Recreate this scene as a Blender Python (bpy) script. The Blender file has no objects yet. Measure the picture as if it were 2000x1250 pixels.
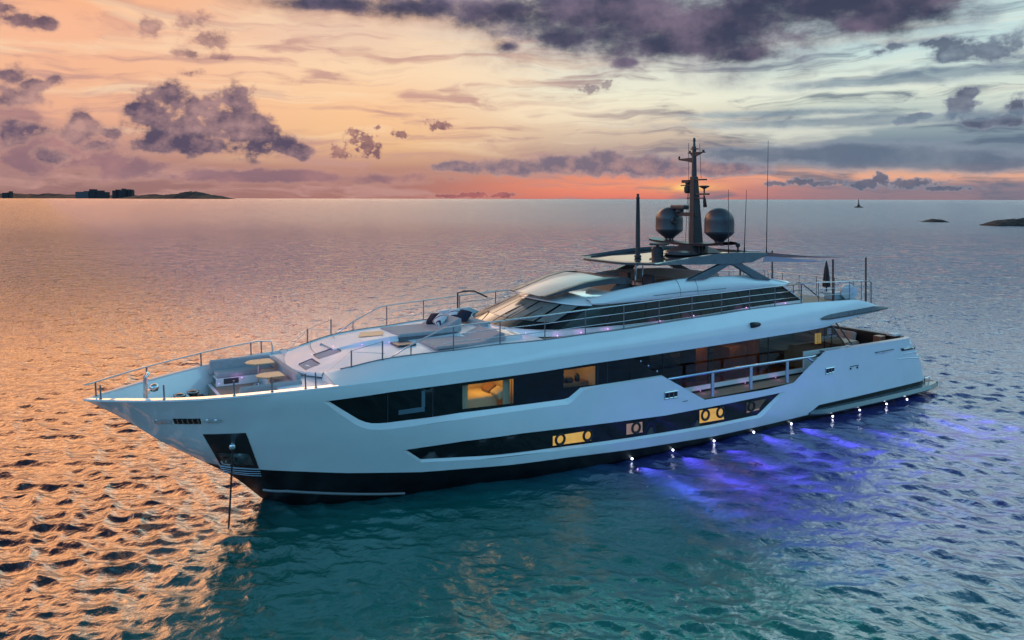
import bpy, math, random
import numpy as np
from mathutils import Vector, Matrix
from mathutils.geometry import delaunay_2d_cdt

# ------------------------------------------------------------------ camera, world, sun, exposure
# world frame = the yacht's own frame: x forward (0 = transom), y to port, z up from the waterline
scene = bpy.context.scene
F, CU, CV = 1500.0, 1000.0, 388.0
ROLL = math.atan(4.5/2000)
TH = math.atan(2450/1500.0)
S, C = math.sin(TH), math.cos(TH)
CAM = Vector((39.880, 26.518, 10.227))
RT = Vector((-S, C, 0)); DP = Vector((-C, -S, 0)); UP = Vector((0, 0, 1))
_r = RT*math.cos(ROLL) + UP*math.sin(ROLL)
_u = UP*math.cos(ROLL) - RT*math.sin(ROLL)
camd = bpy.data.cameras.new('camera')
cam = bpy.data.objects.new('camera', camd)
scene.collection.objects.link(cam)
cam.matrix_world = Matrix(((_r.x, _u.x, -DP.x, CAM.x), (_r.y, _u.y, -DP.y, CAM.y), (_r.z, _u.z, -DP.z, CAM.z), (0, 0, 0, 1)))
camd.sensor_width = 36; camd.lens = 36*F/2000
camd.shift_y = (CV-625)/2000
camd.clip_start = 0.5; camd.clip_end = 80000
scene.camera = cam
scene.view_settings.view_transform = 'Standard'
scene.view_settings.look = 'None'
scene.view_settings.exposure = 0.0
scene.view_settings.gamma = 1.0
SKY_STRENGTH = 1.0

def srgb(c):
    return tuple(((x/255)/12.92 if x/255 <= .04045 else ((x/255+.055)/1.055)**2.4) for x in c)

def ray(u, v):
    du, dv = u-CU, v-CV
    a = (du*math.cos(ROLL)+dv*math.sin(ROLL))/F
    b = (-du*math.sin(ROLL)+dv*math.cos(ROLL))/F
    return RT*a + DP - UP*b
def on_plane(u, v, ax, val):
    r = ray(u, v); t = (val-CAM[ax])/r[ax]
    return CAM + r*t
def at_y(u, v, y): return on_plane(u, v, 1, y)
def at_z(u, v, z): return on_plane(u, v, 2, z)
def at_x(u, v, x): return on_plane(u, v, 0, x)
def far(u, v, D): return CAM + ray(u, v)*D

# --- sky: evening colours by azimuth and elevation, with cloud banks
world = bpy.data.worlds.new("World"); scene.world = world; world.use_nodes = True
class NT:
    def __init__(s, tree): s.t = tree; s.n = tree.nodes; s.l = tree.links
    def new(s, ty, **kw):
        n = s.n.new(ty)
        for k, v in kw.items(): setattr(n, k, v)
        return n
    def put(s, sock, v):
        if isinstance(v, bpy.types.NodeSocket): s.l.new(v, sock)
        else: sock.default_value = v
    def math(s, op, a, b=None, c=None, clamp=False):
        n = s.new('ShaderNodeMath', operation=op, use_clamp=clamp)
        for i, x in enumerate((a, b, c)):
            if x is not None: s.put(n.inputs[i], x)
        return n.outputs[0]
    def vec(s, op, a, b=None, c=None, out=0):
        n = s.new('ShaderNodeVectorMath', operation=op)
        for i, x in enumerate((a, b, c)):
            if x is not None: s.put(n.inputs[i], x)
        return n.outputs['Value'] if out == 'Value' else n.outputs[0]
    def mix(s, f, a, b, blend='MIX'):
        n = s.new('ShaderNodeMix', data_type='RGBA', blend_type=blend)
        s.put(n.inputs['Factor'], f)
        for k, x in ((6, a), (7, b)):
            if not isinstance(x, bpy.types.NodeSocket): x = tuple(x)+(1,) if len(x) == 3 else x
            s.put(n.inputs[k], x)
        return n.outputs[2]
    def step(s, x, lo, hi, a=0.0, b=1.0):
        n = s.new('ShaderNodeMapRange', interpolation_type='SMOOTHSTEP')
        s.put(n.inputs[0], x)
        for k, v in zip((1, 2, 3, 4), (lo, hi, a, b)): n.inputs[k].default_value = v
        return n.outputs[0]
    def noise(s, vec, scale, detail=4, rough=.55, dist=0, lac=2.0):
        n = s.new('ShaderNodeTexNoise')
        s.put(n.inputs['Vector'], vec); n.inputs['Scale'].default_value = scale
        n.inputs['Detail'].default_value = detail; n.inputs['Roughness'].default_value = rough
        n.inputs['Distortion'].default_value = dist; n.inputs['Lacunarity'].default_value = lac
        return n
    def ramp(s, fac, stops):
        n = s.new('ShaderNodeValToRGB'); cr = n.color_ramp
        while len(cr.elements) < len(stops): cr.elements.new(.5)
        for e, (p, c) in zip(cr.elements, stops):
            e.position = p; e.color = tuple(c)+(1,) if len(c) == 3 else c
        s.put(n.inputs[0], fac)
        return n.outputs[0]

def build_sky():
    w = NT(world.node_tree); w.n.clear()
    out = w.new('ShaderNodeOutputWorld'); bg = w.new('ShaderNodeBackground')
    w.l.new(bg.outputs[0], out.inputs[0]); bg.inputs[1].default_value = SKY_STRENGTH
    d = w.new('ShaderNodeTexCoord').outputs['Generated']
    X = w.vec('DOT_PRODUCT', d, tuple(RT), out='Value'); Yf = w.vec('DOT_PRODUCT', d, tuple(DP), out='Value')
    Z = w.vec('DOT_PRODUCT', d, (0, 0, 1), out='Value')
    phi = w.math('ARCTAN2', X, Yf)
    theta = w.math('ARCSINE', Z)
    comb = w.new('ShaderNodeCombineXYZ'); w.put(comb.inputs[0], phi); w.put(comb.inputs[1], theta)
    p = comb.outputs[0]
    # gradients
    fac = w.math('POWER', w.math('DIVIDE', w.math('MAXIMUM', theta, 0.0), math.pi/2), .5)
    cols = [
     (-30, [(0,(152,112,110)),(1.4,(156,117,116)),(2.4,(174,128,122)),(3.6,(205,148,134)),(5.5,(238,178,146)),(8,(246,186,150)),(11,(249,187,152)),(15,(250,178,128)),(20,(255,178,112)),(27,(250,172,124)),(38,(96,76,84)),(62,(44,56,80)),(90,(52,62,84))]),
     (-11, [(0,(172,120,112)),(1.2,(166,120,114)),(2.2,(190,140,124)),(4,(240,190,142)),(6.5,(251,200,154)),(9.4,(252,214,176)),(12.2,(236,202,178)),(16,(250,206,166)),(27,(214,190,172)),(40,(56,92,106)),(62,(44,56,80)),(90,(52,62,84))]),
     (8, [(0,(216,118,108)),(.9,(240,140,112)),(1.6,(230,146,120)),(2.3,(178,142,138)),(3.6,(190,165,152)),(5.3,(226,204,178)),(7.3,(240,236,210)),(10,(226,228,214)),(15,(190,216,214)),(31,(110,216,218)),(43,(20,80,90)),(62,(44,56,80)),(90,(52,62,84))]),
     (26, [(0,(146,122,132)),(.9,(146,128,138)),(1.5,(232,172,144)),(2.0,(214,168,148)),(2.5,(112,122,140)),(4,(128,144,158)),(5.6,(170,186,184)),(7,(216,226,212)),(10,(200,224,222)),(16,(205,232,232)),(29,(190,222,234)),(39,(34,84,130)),(62,(44,56,80)),(90,(52,62,84))]),
     (75, [(0,(110,122,140)),(8,(140,184,202)),(20,(140,200,218)),(45,(126,184,212)),(90,(52,62,84))]),
     (150, [(0,(66,108,132)),(10,(76,136,174)),(30,(86,150,190)),(60,(106,160,194)),(90,(60,70,92))]),
    ]
    ramps = [(a, w.ramp(fac, [((t/90)**.5, srgb(c)) for t, c in st])) for a, st in cols]
    deg = w.math('MULTIPLY', phi, 180/math.pi)
    sky = ramps[0][1]
    # wrap: the far left turns to the back colour too
    for (a0, _), (a1, c1) in zip(ramps, ramps[1:]):
        sky = w.mix(w.step(deg, a0, a1), sky, c1)
    sky = w.mix(w.step(deg, -60, -120), sky, ramps[-1][1])
    # streaky high cloud
    sc = w.vec('MULTIPLY', p, (6.0, 52.0, 1))
    warp = w.noise(w.vec('MULTIPLY', p, (6, 14, 1)), 1.0, 3).outputs['Color']
    sc = w.vec('ADD', sc, w.vec('MULTIPLY', w.vec('SUBTRACT', warp, (.5, .5, .5)), (2.2, 2.2, 0)))
    n1 = w.noise(sc, 1.0, 6, .58).outputs[0]
    n2 = w.noise(w.vec('ADD', sc, (13.7, 4.1, 2.0)), .6, 5, .55).outputs[0]
    low = w.step(theta, .34, .16)
    dark = w.math('MULTIPLY', w.step(n1, .46, .66), low)
    rgt = w.step(deg, -6, 20)
    dk = w.mix(rgt, srgb((196, 150, 142)), srgb((92, 108, 130)))
    sky = w.mix(w.math('MULTIPLY', dark, .82), sky, dk)
    lit = w.math('MULTIPLY', w.step(n2, .48, .66), w.math('MULTIPLY', low, w.step(theta, .035, .08)))
    lt = w.mix(rgt, srgb((254, 222, 184)), srgb((238, 240, 222)))
    sky = w.mix(w.math('MULTIPLY', lit, .62), sky, lt)
    # cloud banks
    rim = w.mix(rgt, srgb((240, 184, 156)), srgb((176, 186, 200)))
    wn = w.noise(w.vec('MULTIPLY', p, (1, 1.2, 1)), 32, 6, .57)
    wn3 = w.noise(w.vec('MULTIPLY', p, (1, 1.15, 1)), 95, 6, .62)
    nf3 = w.math('SUBTRACT', wn3.outputs[0], .5)
    nf = w.math('MULTIPLY_ADD', nf3, .22, w.math('SUBTRACT', wn.outputs[0], .5))
    wn2 = w.noise(w.vec('MULTIPLY', p, (1, 1.7, 1)), 13, 8, .62)
    nf2 = w.math('SUBTRACT', wn2.outputs[0], .5)
    shade = w.noise(w.vec('ADD', w.vec('MULTIPLY', p, (1, 1.3, 1)), (.015, -.02, .3)), 13, 5, .55).outputs[0]
    off = w.noise(w.vec('MULTIPLY', w.vec('ADD', p, (.0065, -.0075, 0)), (1, 1.2, 1)), 32, 6, .57).outputs[0]
    relief = w.math('MULTIPLY', w.math('SUBTRACT', wn.outputs[0], off), 2.6)
    def bank(blobs, amp, soft, smooth, cdark, clight, opacity, noise=None):
        nonlocal sky
        acc = None
        for u, v, rx, ry in blobs:
            ph = math.atan((u-1000)/1500); cf = math.cos(ph)
            hor = 388+(u-1000)*.00225
            th = math.atan((hor-v)/1500*cf)
            ix, iy = 1/(rx/1500*cf*cf), 1/(ry/1500*cf)
            dd = w.vec('LENGTH', w.vec('MULTIPLY_ADD', p, (ix, iy, 0), (-ph*ix, -th*iy, 0)), out='Value')
            acc = dd if acc is None else w.math('SMOOTH_MIN', acc, dd, smooth)
        f = w.math('MULTIPLY_ADD', noise or nf, -amp, acc)
        a = w.math('MULTIPLY', w.step(f, 1+soft, 1-soft), opacity)
        edge = w.step(f, 1.0, .45)
        k = w.math('ADD', w.math('MULTIPLY', w.step(shade, .36, .68), .6), relief, clamp=True) if noise is not nf2 else w.step(shade, .38, .72)
        body = w.mix(k, srgb(cdark), srgb(clight))
        body = w.mix(w.math('MULTIPLY', w.step(f, .55, 1.15), .45), body, rim)
        sky = w.mix(a, sky, body)
    # soft banks low over the horizon
    bank([(90,300,190,50),(250,322,90,22),(560,345,260,14),(20,230,60,50)], 3.2, .5, .3, (132,104,120), (176,130,132), .75, nf2)
    bank([(1000,327,120,18),(1110,322,120,20),(1190,310,42,24),(1260,326,150,22),(1370,330,110,16),(900,326,60,10)], 2.2, .25, .3, (118,108,126), (190,150,145), .9)
    bank([(1620,300,260,20),(1800,310,260,22),(1950,318,120,20),(1500,298,140,12)], 2.0, .4, .3, (98,112,134), (124,136,152), .85, nf2)
    bank([(1515,358,22,6),(1560,355,28,8),(1610,358,26,6),(1690,360,40,9),(1722,351,22,13),(1775,358,60,9),(1850,368,60,5)], 3.6, .3, .3, (92,100,122), (118,116,132), .95, nf3)
    bank([(925,381,40,6),(985,381,26,6),(885,383,40,4)], 3.4, .3, .2, (150,92,100), (186,110,108), .9, nf3)
    # left cumulus
    bank([(330,190,44,34),(298,226,56,48),(268,214,28,20),(345,262,92,40),(310,282,62,18),(462,200,40,36),(430,235,46,45),(472,256,66,46),(505,276,66,28),(555,286,48,22),(586,296,28,16),(410,284,90,18),(376,212,18,24)],
         3.0, .34, .18, (84,76,100), (172,136,138), .97)
    bank([(20,146,40,20),(70,165,38,13),(22,192,58,22),(102,158,20,16),(160,238,24,26),(165,262,42,26),(195,282,44,16),(215,262,28,12),(70,250,40,16),(100,308,44,18),(20,258,30,30)],
         3.4, .45, .2, (104,88,108), (190,148,142), .93)
    bank([(30,38,52,16),(85,44,22,10),(8,18,30,20)], 4.0, .5, .2, (98,82,100), (168,130,132), .95)
    bank([(372,48,30,18),(398,78,36,18),(425,112,34,8),(378,104,24,9),(296,52,22,16),(372,142,18,8)], 5.0, .6, .25, (126,96,108), (196,150,142), .8)
    bank([(662,298,20,12),(700,270,22,14),(716,288,22,18),(736,294,10,14),(688,262,10,8),(782,262,16,8),(856,246,22,9),(736,250,6,5)], 4.6, .4, .15, (124,92,102), (190,140,128), .92, nf3)
    bank([(1152,173,20,8),(1186,166,14,7)], 4.6, .5, .15, (140,128,134), (186,172,164), .8, nf3)
    # the dark roof of cloud
    bank([(980,18,150,46),(1180,28,240,80),(1400,44,240,84),(1300,92,150,34),(1465,106,70,20),(1590,8,190,72),(1760,6,150,62),(1690,44,110,28),(640,6,150,18),(800,14,150,26),(1222,122,34,14),(1100,70,90,30),(990,92,30,16)],
         2.3, .7, .3, (56,60,86), (122,108,130), .98, nf2)
    bank([(1868,106,40,16),(1950,100,56,22),(1988,82,34,22),(1716,102,24,10),(1830,84,60,9),(1760,90,60,8)], 4.4, .55, .25, (84,94,118), (132,146,162), .9)
    bank([(1890,184,20,13),(1884,216,40,26),(1902,238,32,12),(1862,222,20,18),(1988,206,20,22),(1968,236,34,12),(1768,236,22,9),(1802,226,30,5)], 3.8, .35, .2, (86,94,116), (126,132,150), .94)
    bank([(1700,235,420,10),(1500,222,160,8),(1880,140,170,12),(1700,160,180,10)], 2.4, .6, .3, (112,132,152), (150,170,180), .7, nf2)
    # glow where the sun has gone behind the bank
    for (u, v, rx, ry, col, s) in [(1345,367,60,8,(1.0,.62,.16),.8),(1270,362,170,9,(1.0,.42,.22),.35),(1340,366,16,7,(1.0,.78,.3),.6)]:
        ph = math.atan((u-1000)/1500); cf = math.cos(ph); th = math.atan((388.8-v)/1500*cf)
        ix, iy = 1/(rx/1500*cf*cf), 1/(ry/1500*cf)
        dd = w.vec('LENGTH', w.vec('MULTIPLY_ADD', p, (ix, iy, 0), (-ph*ix, -th*iy, 0)), out='Value')
        g = w.math('MULTIPLY', w.math('POWER', 2.718, w.math('MULTIPLY', w.math('MULTIPLY', dd, dd), -1)), s)
        g = w.math('MULTIPLY', g, w.math('MULTIPLY_ADD', w.step(n1, .38, .62), -.6, 1.0))
        sky = w.mix(g, sky, col)
    # below the horizon: the far water's own tone
    sky = w.mix(w.step(Z, -.002, -.02), sky, srgb((120, 105, 105)))
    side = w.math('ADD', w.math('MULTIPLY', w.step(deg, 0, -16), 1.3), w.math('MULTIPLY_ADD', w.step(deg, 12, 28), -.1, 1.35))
    gain = w.math('MULTIPLY', w.math('MULTIPLY', w.step(theta, .245, .36), w.step(theta, .74, .56)), side)  # unseen sky above the view brightened to lift water reflections and decks
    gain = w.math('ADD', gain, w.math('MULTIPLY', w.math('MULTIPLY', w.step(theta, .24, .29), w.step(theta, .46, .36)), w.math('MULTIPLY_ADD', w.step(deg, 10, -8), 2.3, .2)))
    back = w.step(Yf, .1, -.5)  # sky behind the view raised a little to light the hull
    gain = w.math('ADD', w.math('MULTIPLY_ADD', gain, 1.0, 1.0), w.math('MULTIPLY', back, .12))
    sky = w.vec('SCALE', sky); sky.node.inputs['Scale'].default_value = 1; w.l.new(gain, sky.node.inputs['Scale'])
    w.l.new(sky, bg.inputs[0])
build_sky()
world.cycles.sampling_method = 'MANUAL'; world.cycles.sample_map_resolution = 512

sund = bpy.data.lights.new('sun', 'SUN'); sund.energy = .02; sund.angle = math.radians(50); sund.color = (1.0, .55, .3)
sun = bpy.data.objects.new('sun', sund); scene.collection.objects.link(sun)
_sd = ray(1345, 330).normalized()                      # towards the set sun
sun.rotation_euler = _sd.to_track_quat('Z', 'Y').to_euler()

# ------------------------------------------------------------------ helpers
rnd = random.Random(7)
def principled(name, col, rough=.5, metal=0., spec=.5, coat=0., noise=None, bump=None, emit=None, estr=0., ior=1.5):
    m = bpy.data.materials.new(name); m.use_nodes = True
    t = NT(m.node_tree); b = m.node_tree.nodes['Principled BSDF']
    b.inputs['Base Color'].default_value = (*col, 1); b.inputs['Roughness'].default_value = rough
    b.inputs['Metallic'].default_value = metal; b.inputs['Specular IOR Level'].default_value = spec
    b.inputs['Coat Weight'].default_value = coat; b.inputs['IOR'].default_value = ior
    if emit: b.inputs['Emission Color'].default_value = (*emit, 1); b.inputs['Emission Strength'].default_value = estr
    co = t.new('ShaderNodeTexCoord').outputs['Object']
    if noise:
        sc, amt = noise
        n = t.noise(co, sc, 5, .6).outputs[0]
        lo = tuple(x*(1-amt) for x in col); hi = tuple(min(1, x*(1+amt)) for x in col)
        t.put(b.inputs['Base Color'], t.ramp(n, [(.3, lo), (.7, hi)]))
        t.put(b.inputs['Roughness'], t.step(n, .3, .75, rough*.8, min(1, rough*1.25)))
    if bump:
        sc, st = bump
        n = t.noise(co, sc, 3).outputs[0]
        bn = t.new('ShaderNodeBump'); bn.inputs['Strength'].default_value = st; bn.inputs['Distance'].default_value = .02
        t.put(bn.inputs['Height'], n); t.put(b.inputs['Normal'], bn.outputs[0])
    return m
MT = {}
MT['white'] = principled('white_gelcoat', (.77, .78, .79), .12, spec=.5, coat=.7, noise=(.9, .03))
MT['deckwhite'] = principled('deck_paint', (.74, .74, .77), .42, spec=.3, noise=(1.5, .05))
MT['trim'] = principled('brightened_trim', (.86, .86, .88), .3, metal=.6)  # bright colour stands in for light caught by an upward tilt
MT['offwhite'] = principled('offwhite_paint', (.66, .65, .66), .4, noise=(2.5, .05))
MT['boot'] = principled('black_antifoul', (.007, .007, .009), .35, spec=.25, noise=(3, .3))
MT['blackglass'] = principled('black_glass', (.006, .007, .009), .05, spec=.35)
MT['pane'] = principled('blind_behind_glass', (.13, .165, .165), .14, spec=.3, noise=(1.4, .25))
MT['graphite'] = principled('graphite_paint', (.105, .135, .155), .3, coat=.3, noise=(2, .08))
MT['graphite_dark'] = principled('dark_graphite_paint', (.05, .052, .062), .35, noise=(2, .12))
MT['mast'] = principled('mast_paint', (.035, .034, .04), .4, noise=(4, .15))
MT['dome'] = principled('radome_shell', (.045, .042, .052), .38, noise=(1.2, .15))
MT['steel'] = principled('polished_steel', (.62, .63, .65), .16, metal=1.)
MT['darksteel'] = principled('shaded_steel', (.22, .23, .26), .3, metal=.9)  # dark copy of the steel, shade put into its colour
MT['black'] = principled('black_trim', (.010, .010, .012), .5)
MT['fabric'] = principled('grey_upholstery', (.36, .35, .38), .85, noise=(6, .1), bump=(60, .25))
MT['fabric_dark'] = principled('dark_grey_upholstery', (.13, .125, .15), .85, noise=(6, .12), bump=(60, .25))
MT['navy'] = principled('navy_cloth', (.010, .012, .035), .85, bump=(50, .3))
MT['beige'] = principled('beige_cushion', (.42, .36, .34), .85, noise=(4, .1), bump=(40, .3))
MT['canvas'] = principled('awning_canvas', (.62, .60, .66), .8, noise=(2, .06))
MT['stainless_dark'] = principled('windlass_metal', (.3, .28, .26), .25, metal=1.)
MT['red'] = principled('dark_flag_cloth', (.05, .015, .02), .8)
MT['wood_in'] = principled('walnut_panel', (.22, .11, .05), .4, noise=(5, .25))
MT['room'] = principled('cabin_lining', (.62, .50, .34), .7)
MT['linen'] = principled('bed_linen', (.62, .52, .36), .8, bump=(8, .3))
MT['curtain'] = principled('sheer_curtain', (.62, .55, .42), .8)
MT['chrome_blue'] = principled('brushed_rail', (.55, .62, .70), .2, metal=1.)
MT['rock'] = principled('rock', (.022, .015, .013), .9, noise=(.6, .4), bump=(1.5, .8))
MT['land'] = principled('far_land', (.020, .015, .016), .95, noise=(.02, .4))
MT['bld_dark'] = principled('far_building', (.030, .022, .024), .8)
MT['bld_blue'] = principled('far_pale_building', (.075, .07, .075), .8)
MT['led'] = principled('led_violet', (.2, .1, .2), .4, emit=(.9, .35, 1.0), estr=2.2)
MT['uwled'] = principled('led_blue_white', (.2, .2, .3), .4, emit=(.75, .8, 1.0), estr=7.)
MT['amber'] = principled('amber_lamp_glow', (.4, .25, .1), .6, emit=(1.0, .52, .07), estr=.5, noise=(2.2, .5))
MT['amber_dim'] = principled('dim_amber_glow', (.3, .2, .15), .6, emit=(.6, .32, .2), estr=.3, noise=(3, .3))

def teak():
    m = bpy.data.materials.new('teak_planking'); m.use_nodes = True
    t = NT(m.node_tree); b = m.node_tree.nodes['Principled BSDF']
    co = t.new('ShaderNodeTexCoord').outputs['Object']
    sep = t.new('ShaderNodeSeparateXYZ'); t.put(sep.inputs[0], co)
    seam = t.step(t.math('FRACT', t.math('MULTIPLY', sep.outputs[1], 9.0)), .02, .1)
    g = t.noise(t.vec('MULTIPLY', co, (1.5, 22, 8)), 1.0, 5, .65).outputs[0]
    col = t.ramp(g, [(.3, (.27, .19, .13)), (.7, (.42, .32, .23))])
    t.put(b.inputs['Base Color'], t.mix(seam, (.03, .025, .02), col)); b.inputs['Roughness'].default_value = .65
    return m
MT['teak'] = teak()
def oak():
    m = bpy.data.materials.new('varnished_oak'); m.use_nodes = True
    t = NT(m.node_tree); b = m.node_tree.nodes['Principled BSDF']
    co = t.new('ShaderNodeTexCoord').outputs['Object']
    g = t.noise(t.vec('MULTIPLY', co, (3, 26, 8)), 1.0, 5, .65).outputs[0]
    t.put(b.inputs['Base Color'], t.ramp(g, [(.3, (.38, .26, .15)), (.7, (.52, .37, .23))])); b.inputs['Roughness'].default_value = .4
    return m
MT['oak'] = oak()
def tinted(name, tint, fac):
    m = bpy.data.materials.new(name); m.use_nodes = True
    t = NT(m.node_tree); t.n.clear()
    out = t.new('ShaderNodeOutputMaterial')
    tr = t.new('ShaderNodeBsdfTransparent'); tr.inputs[0].default_value = (*tint, 1)
    gl = t.new('ShaderNodeBsdfGlossy'); gl.inputs['Roughness'].default_value = .03; gl.inputs[0].default_value = (.9, .92, .95, 1)
    fr = t.new('ShaderNodeFresnel'); t.put(fr.inputs[0], t.math('MULTIPLY_ADD', t.new('ShaderNodeNewGeometry').outputs['Backfacing'], 1/1.5-1.5, 1.5))
    mx = t.new('ShaderNodeMixShader')
    t.put(mx.inputs[0], t.math('MULTIPLY', fr.outputs[0], fac)); t.l.new(tr.outputs[0], mx.inputs[1]); t.l.new(gl.outputs[0], mx.inputs[2])
    t.l.new(mx.outputs[0], out.inputs[0])
    return m
MT['tint'] = tinted('smoked_glass', (.15, .145, .135), 1.0)
MT['clear'] = tinted('clear_glass', (.88, .86, .8), .8)
MT['wing'] = tinted('wing_glass', (.40, .46, .46), .55)

def link(name, me, mats, parent=None, smooth=False):
    o = bpy.data.objects.new(name, me)
    for m in (mats if isinstance(mats, (list, tuple)) else [mats]): me.materials.append(MT[m] if isinstance(m, str) else m)
    scene.collection.objects.link(o)
    if parent is not None:
        o.parent = parent
        o.matrix_parent_inverse = parent.matrix_world.inverted() if parent.type != 'EMPTY' else Matrix.Translation(-parent.location)
    if smooth:
        me.polygons.foreach_set('use_smooth', [True]*len(me.polygons))
    return o
class MB:
    """collects shapes for one mesh"""
    def __init__(s): s.v = []; s.f = []; s.mi = []; s.cur = 0
    def add(s, vs, fs):
        b = len(s.v); s.v += [tuple(p) for p in vs]; s.f += [tuple(i+b for i in f) for f in fs]; s.mi += [s.cur]*len(fs); return s
    def box(s, a, b, rz=0., top=(1, 1), pitch=0.):
        """box between corners; top scales the upper face"""
        c = (Vector(a)+Vector(b))/2; h = (Vector(b)-Vector(a))/2
        vs = []
        for sz in (-1, 1):
            k = top if sz > 0 else (1, 1)
            for sx, sy in ((-1, -1), (1, -1), (1, 1), (-1, 1)):
                q = Vector((sx*h.x*k[0], sy*h.y*k[1], sz*h.z))
                if pitch: q = Matrix.Rotation(pitch, 3, 'Y') @ q
                if rz: q = Matrix.Rotation(rz, 3, 'Z') @ q
                vs.append(c+q)
        return s.add(vs, [(3, 2, 1, 0), (4, 5, 6, 7), (0, 1, 5, 4), (1, 2, 6, 5), (2, 3, 7, 6), (3, 0, 4, 7)])
    def tube(s, pts, r, n=8, caps=True):
        pts = [Vector(p) for p in pts]; rs = r if isinstance(r, (list, tuple)) else [r]*len(pts)
        vs = []; ref = None
        for i, p in enumerate(pts):
            d = (pts[min(i+1, len(pts)-1)]-pts[max(i-1, 0)]).normalized()
            if ref is None: ref = Vector((0, 0, 1)) if abs(d.z) < .9 else Vector((1, 0, 0))
            a = d.cross(ref).normalized(); b = a.cross(d).normalized(); ref = b
            for k in range(n):
                t = 2*math.pi*k/n; vs.append(p+(a*math.cos(t)+b*math.sin(t))*rs[i])
        fs = [(i*n+k, i*n+(k+1) % n, (i+1)*n+(k+1) % n, (i+1)*n+k) for i in range(len(pts)-1) for k in range(n)]
        if caps: fs += [tuple(range(n-1, -1, -1)), tuple((len(pts)-1)*n+k for k in range(n))]
        return s.add(vs, fs)
    def lathe(s, prof, c, n=24, axis='Z', sy=1.):
        vs = []; c = Vector(c)
        for r, h in prof:
            for k in range(n):
                t = 2*math.pi*k/n; x, y = r*math.cos(t), r*math.sin(t)*sy
                vs.append(c+(Vector((x, y, h)) if axis == 'Z' else Vector((x, h, y)) if axis == 'Y' else Vector((h, x, y))))
        m = len(prof)
        fs = [(i*n+k, i*n+(k+1) % n, (i+1)*n+(k+1) % n, (i+1)*n+k) for i in range(m-1) for k in range(n)]
        fs += [tuple(range(n-1, -1, -1)), tuple((m-1)*n+k for k in range(n))]
        return s.add(vs, fs)
    def grid(s, rows):
        n = len(rows[0]); vs = [p for r in rows for p in r]
        return s.add(vs, [(i*n+k, i*n+k+1, (i+1)*n+k+1, (i+1)*n+k) for i in range(len(rows)-1) for k in range(n-1)])
    def prism(s, poly, vec):
        """closed polygon of 3d points pushed along vec"""
        n = len(poly); v = Vector(vec); vs = [Vector(p) for p in poly]+[Vector(p)+v for p in poly]
        return s.add(vs, [tuple(range(n-1, -1, -1)), tuple(range(n, 2*n))]+[(k, (k+1) % n, n+(k+1) % n, n+k) for k in range(n)])
    def torus(s, c, R, r, axis='Y', n=28, m=10):
        vs = []; c = Vector(c)
        for i in range(n):
            a = 2*math.pi*i/n
            for k in range(m):
                b = 2*math.pi*k/m; q = R+r*math.cos(b); h = r*math.sin(b)
                vs.append(c+(Vector((q*math.cos(a), h, q*math.sin(a))) if axis == 'Y' else Vector((q*math.cos(a), q*math.sin(a), h))))
        return s.add(vs, [(i*m+k, i*m+(k+1) % m, ((i+1) % n)*m+(k+1) % m, ((i+1) % n)*m+k) for i in range(n) for k in range(m)])
    def build(s, name, mats, parent=None, smooth=False, bevel=0., auto=None, fix=True):
        me = bpy.data.meshes.new(name); me.from_pydata(s.v, [], s.f)
        if any(s.mi): me.polygons.foreach_set('material_index', s.mi)
        me.update()
        if fix:
            import bmesh
            bm = bmesh.new(); bm.from_mesh(me); bmesh.ops.recalc_face_normals(bm, faces=bm.faces); bm.to_mesh(me); bm.free()
        o = link(name, me, mats, parent, smooth)
        if auto is not None:
            me.polygons.foreach_set('use_smooth', [True]*len(me.polygons)); me.set_sharp_from_angle(angle=math.radians(auto))
        if bevel:
            b = o.modifiers.new('bevel', 'BEVEL'); b.width = bevel; b.segments = 2; b.limit_method = 'ANGLE'; b.angle_limit = math.radians(40)
        return o
def tag(o, label=None, cat=None, group=None, kind=None):
    if label: o['label'] = label
    if cat: o['category'] = cat
    if group: o['group'] = group
    if kind: o['kind'] = kind
    return o
def empty(name, loc=(0, 0, 0)):
    o = bpy.data.objects.new(name, None); o.empty_display_size = .3; o.location = loc; scene.collection.objects.link(o); return o
def lamp(name, typ, loc, energy, col, parent, size=.1, aim=None, spot=60, blend=.6):
    l = bpy.data.lights.new(name, typ); l.energy = energy; l.color = col
    if typ == 'SPOT': l.spot_size = math.radians(spot); l.spot_blend = blend
    if typ == 'AREA': l.size = size
    else: l.shadow_soft_size = size
    o = bpy.data.objects.new(name, l); scene.collection.objects.link(o); o.location = loc; o.parent = parent
    if parent is not None: o.matrix_parent_inverse = Matrix.Translation(-parent.location)
    if aim is not None: o.rotation_euler = (Vector(loc)-Vector(aim)).to_track_quat('Z', 'Y').to_euler()
    return o
def curve(tab):
    """smooth monotone-ish interpolation through (x, y) points"""
    xs = [p[0] for p in tab]; ys = [p[1] for p in tab]; n = len(xs)
    dl = [(ys[i+1]-ys[i])/(xs[i+1]-xs[i]) for i in range(n-1)]
    ms = [dl[0]]+[0 if dl[i-1]*dl[i] <= 0 else 2*dl[i-1]*dl[i]/(dl[i-1]+dl[i]) for i in range(1, n-1)]+[dl[-1]]
    def f(x):
        if x <= xs[0]: return ys[0]
        if x >= xs[-1]: return ys[-1]
        i = 0
        while x > xs[i+1]: i += 1
        h = xs[i+1]-xs[i]; t = (x-xs[i])/h
        return (2*t**3-3*t*t+1)*ys[i]+(t**3-2*t*t+t)*h*ms[i]+(-2*t**3+3*t*t)*ys[i+1]+(t**3-t*t)*h*ms[i+1]
    return f
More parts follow.
